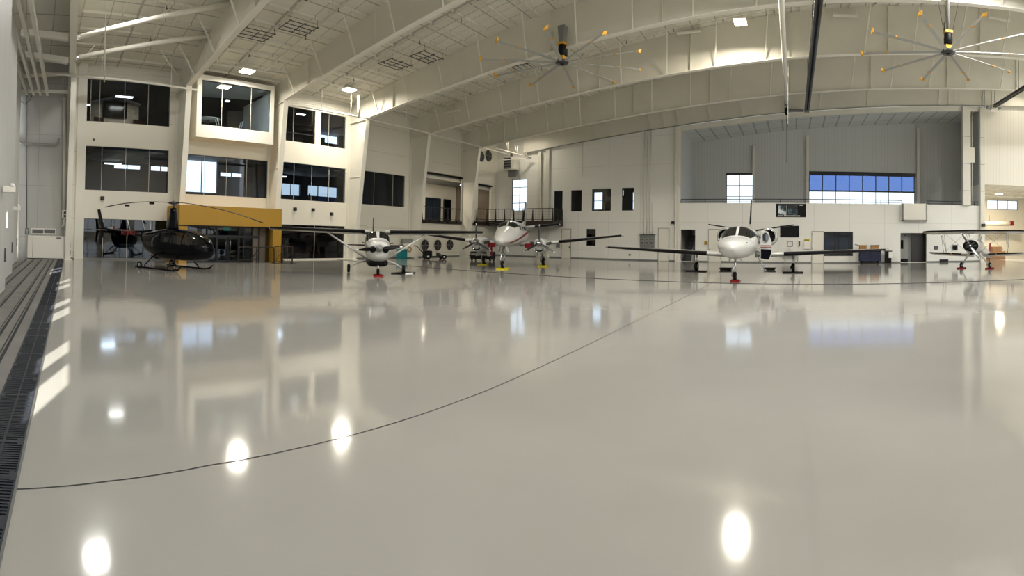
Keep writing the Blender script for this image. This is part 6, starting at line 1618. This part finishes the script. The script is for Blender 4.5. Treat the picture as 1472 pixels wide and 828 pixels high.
fn = [((-4.4, 0, 2.6), 3.0, .05, (0, 1, 0)), ((-5.4, 0, 3.1), 2.0, .07, (0, 1, 0)), ((-6.7, 0, 4.95), 1.15, .07, (0, 1, 0))]
winged(t, 'tail_fin', fn, 'ac_white', 'boot', [fn[1], fn[2]], .1)
a = MB(); a.tube([(6.3, 0, 1.2), (6.35, 0, .75), (6.4, -.12, .6), (6.4, -.12, .24)], .05, 10); a.tube([(6.4, -.14, .24), (6.4, .02, .24)], .03, 8); a.tube([(5.9, 0, 1.15), (6.35, 0, .65)], .03, 8); a.build('nose_gear_leg', 'chrome', t); wheel('wheel', (6.4, 0, .235), .235, .15, t)
for v in (-1, 1): a = MB(); a.prism([(5.8, v*.2, 1.2), (6.9, v*.2, 1.22), (6.8, v*.3, .95), (5.9, v*.3, .95)], (0, .02, 0)); a.build('nose_gear_door', 'ac_white', t)
x, y = L2W(t, 6.4, 0); chock(x, y, rz, 'red', 'red chock at the nose wheel of the jet', 'red wheel chocks')
a = MB(); a.ball((7.3, .62, 1.85), .03); a.tube([(7.1, -.6, 1.6), (7.3, -.64, 1.58)], .012, 6); a.build('probe', 'steel_dark', t)
# open cabin door and folding steps
a = MB(); dp = [(3.5, 1.0 + .1, 1.0), (3.5, 1.55, .92), (3.5, 1.72, 1.3), (3.5, 1.68, 1.9), (3.5, 1.5, 2.42), (3.5, 1.18, 2.5), (3.5, 1.08, 1.9)]
a.prism([Vector(p) for p in dp], (.09, 0, 0)); dr = a.build('cabin_door', 'ac_white', t)
a = MB(); a.prism([(3.60, 1.12, 1.0), (3.60, 1.54, .94), (3.60, 1.68, 1.3), (3.60, 1.66, 1.48), (3.60, 1.12, 1.5)], (.012, 0, 0)); a.build('lower_panel', 'navy', dr)
for z_ in (1.56, 1.66): a = MB(); a.prism([(3.60, 1.1, z_), (3.60, 1.68, z_), (3.60, 1.68, z_+.04), (3.60, 1.1, z_+.04)], (.012, 0, 0)); a.build('stripe', 'stripe_red', dr)
a = MB(); a.lathe([(0, 0), (.2, 0)], (3.605, 1.36, 2.12), (1, 0, 0), 24); a.v = [Vector((p.x, (p.y-1.36)*.75+1.36, (p.z-2.12)*1.2+2.12)) for p in a.v]; a.build('window', 'ac_glass', dr)
a = MB(); a.lathe([(.2, 0), (.24, 0), (.24, .02), (.2, .02), (.2, 0)], (3.6, 1.36, 2.12), (1, 0, 0), 24); a.v = [Vector((p.x, (p.y-1.36)*.75+1.36, (p.z-2.12)*1.2+2.12)) for p in a.v]; a.build('window_ring', 'aluminium', dr)
a = MB()
for xx in (3.0, 3.4): a.tube([(xx, .85, 1.2), (xx, 1.15, .75), (xx, 1.3, .35)], .02, 6)
for z_, yy in ((.85, 1.08), (.6, 1.21), (.36, 1.3)): a.box((3.0, yy-.1, z_-.015), (3.4, yy+.1, z_+.015))
a.build('folding_step', 'aluminium', t)
a = MB(); a.tube([(3.1, 1.3, .35), (3.1, 1.55, .12)], .015, 6); a.build('step_prop', 'aluminium', t)
for k, (px, lb) in enumerate(((1043.5, 'black drip tray on the floor left of the jet nose wheel'), (1106.5, 'black drip tray on the floor below the jet door'))):
    g = oZ(px, 388); m_ = thing('drip_tray', (g.x, g.y, 0), 0, lb, 'tray', 'black drip trays')
    a = MB()
    a.rings([[(-.3, -.32, 0), (.3, -.32, 0), (.3, .32, 0), (-.3, .32, 0)], [(-.38, -.4, .14), (.38, -.4, .14), (.38, .4, .14), (-.38, .4, .14)], [(-.35, -.37, .14), (.35, -.37, .14), (.35, .37, .14), (-.35, .37, .14)], [(-.28, -.3, .02), (.28, -.3, .02), (.28, .3, .02), (-.28, .3, .02)]], True, False); a.build('pan', 'black', m_)

# ---------------------------------------------------------------- biplane
rz = math.atan2(.60, -.80)
t = thing('biplane', (31.5, -12.35, 0), rz, 'small white biplane with black wing edges at the right edge', 'airplane')
B = Body([(1.15, 0, 1.6, .5, .42, .42, 2), (.95, 0, 1.6, .56, .5, .5, 2), (.3, 0, 1.52, .5, .52, .5, 2.1), (-.8, 0, 1.4, .42, .5, .48, 2.2), (-2.2, 0, 1.15, .3, .4, .38, 2.1), (-4.4, 0, .72, .1, .16, .14, 2)])
a = MB(); B.mesh(a, 36, 34); a.build('fuselage', 'ac_white', t)
a = MB(); a.lathe([(.5, -.02), (.52, .02), (.46, .06), (.44, -.05)], (1.15, 0, 1.6), (1, 0, 0), 32); a.v = [Vector((p.x, p.y*1.05, (p.z-1.6)*.75+1.6)) for p in a.v]; a.build('cowl_ring', 'boot', t)
a = MB(); a.lathe([(0, .03), (.49, .03)], (1.15, 0, 1.6), (1, 0, 0), 32); a.v = [Vector((p.x, p.y*1.05, (p.z-1.6)*.75+1.6)) for p in a.v]; a.build('engine_opening', 'black', t)
for k in range(7):
    an = 2*PI*k/7; a = MB(); a.tube([(1.19, math.cos(an)*.12, 1.6 + math.sin(an)*.1), (1.19, math.cos(an)*.4, 1.6 + math.sin(an)*.28)], .05, 8); a.build('cylinder_head', 'steel_dark', t)
a = MB(); a.lathe([(0, 0), (.09, 0)], (1.0, 0, 1.08), (1, 0, 0), 14); a.box((.7, -.1, 1.0), (1.0, .1, 1.15)); a.build('oil_inlet', 'black', t)
prop(t, (1.28, 0, 1.6), 1.08, 2, R_(36), 'aluminium', 'aluminium', .12, w=.2, spin=.22)
a = MB(); B.patch(a, -.5, .35, R_(50), R_(130), .02); a.build('windshield', 'ac_glass', t)
a = MB(); B.patch(a, -1.6, -.6, R_(55), R_(125), .05); a.build('canopy', 'ac_glass', t)
for s in (-1, 1):
    st = [((.85, 0, 2.66), 1.15, .11, UP), ((.85, s*3.2, 2.62), 1.1, .11, UP), ((.6, s*3.75, 2.58), .7, .1, UP)]
    winged(t, 'upper_wing', st, 'ac_cream', 'boot', [st[0], st[1], st_lerp(st[1], st[2], .8)], .08, .22)
    st = [((.25, s*.3, 1.02), 1.1, .11, UP), ((.25, s*2.9, 1.1), 1.05, .11, UP), ((.05, s*3.45, 1.12), .7, .1, UP)]
    winged(t, 'lower_wing', st, 'ac_cream', 'boot', [st_lerp(st[0], st[1], .25), st[1], st_lerp(st[1], st[2], .8)], .08, .2)
    for x0_, x1_ in ((.1, .65), (-.5, .0), (-.5, .65)): a = MB(); a.tube([(x0_, s*2.3, 1.08), (x1_, s*2.3, 2.6)], .022, 8); a.build('interplane_strut', 'aluminium' if x0_ > -.4 else 'ac_white', t)
    for x0_ in (.5, -.1): a = MB(); a.tube([(x0_, s*.35, 1.95), (x0_+.1, s*.55, 2.62)], .02, 8); a.build('cabane_strut', 'aluminium', t)
    a = MB(); a.tube([(.5, s*.4, 1.1), (.4, s*2.25, 2.58)], .008, 5); a.tube([(.2, s*.55, 2.58), (.1, s*2.25, 1.12)], .008, 5); a.build('bracing_wire', 'steel_dark', t)
    a = MB(); a.tube([(.35, s*.35, 1.12), (.1, s*.7, .62), (.0, s*.95, .25)], [.09, .06, .045], 10); a.build('landing_gear_leg', 'ac_white', t); wheel('wheel', (0, s*1.02, .22), .22, .16, t)
    a = MB(); a.ball((.6, s*1.6, 1.02), .06); a.build('wing_fitting', 'wood', t)
    x, y = L2W(t, 0, s*1.02); chock(x, y, rz, 'stripe_red', 'dark red chock at the wheel of the biplane, on the %s side' % ('right' if s > 0 else 'left'), 'dark red wheel chocks', .5)
    st = [((-3.7, s*.08, .8), .7, .08, UP), ((-3.95, s*1.3, .8), .45, .08, UP)]
    winged(t, 'stabilizer', st, 'ac_cream')
a = MB(); a.wing([((-3.6, 0, .85), .9, .07, (0, 1, 0)), ((-4.1, 0, 1.75), .55, .07, (0, 1, 0))], 10); a.build('tail_fin', 'stripe_red', t)
wheel('tail_wheel', (-4.2, 0, .1), .1, .06, t); a = MB(); a.tube([(-4.0, 0, .6), (-4.2, 0, .1)], .025, 8); a.build('tail_gear_leg', 'steel_dark', t)
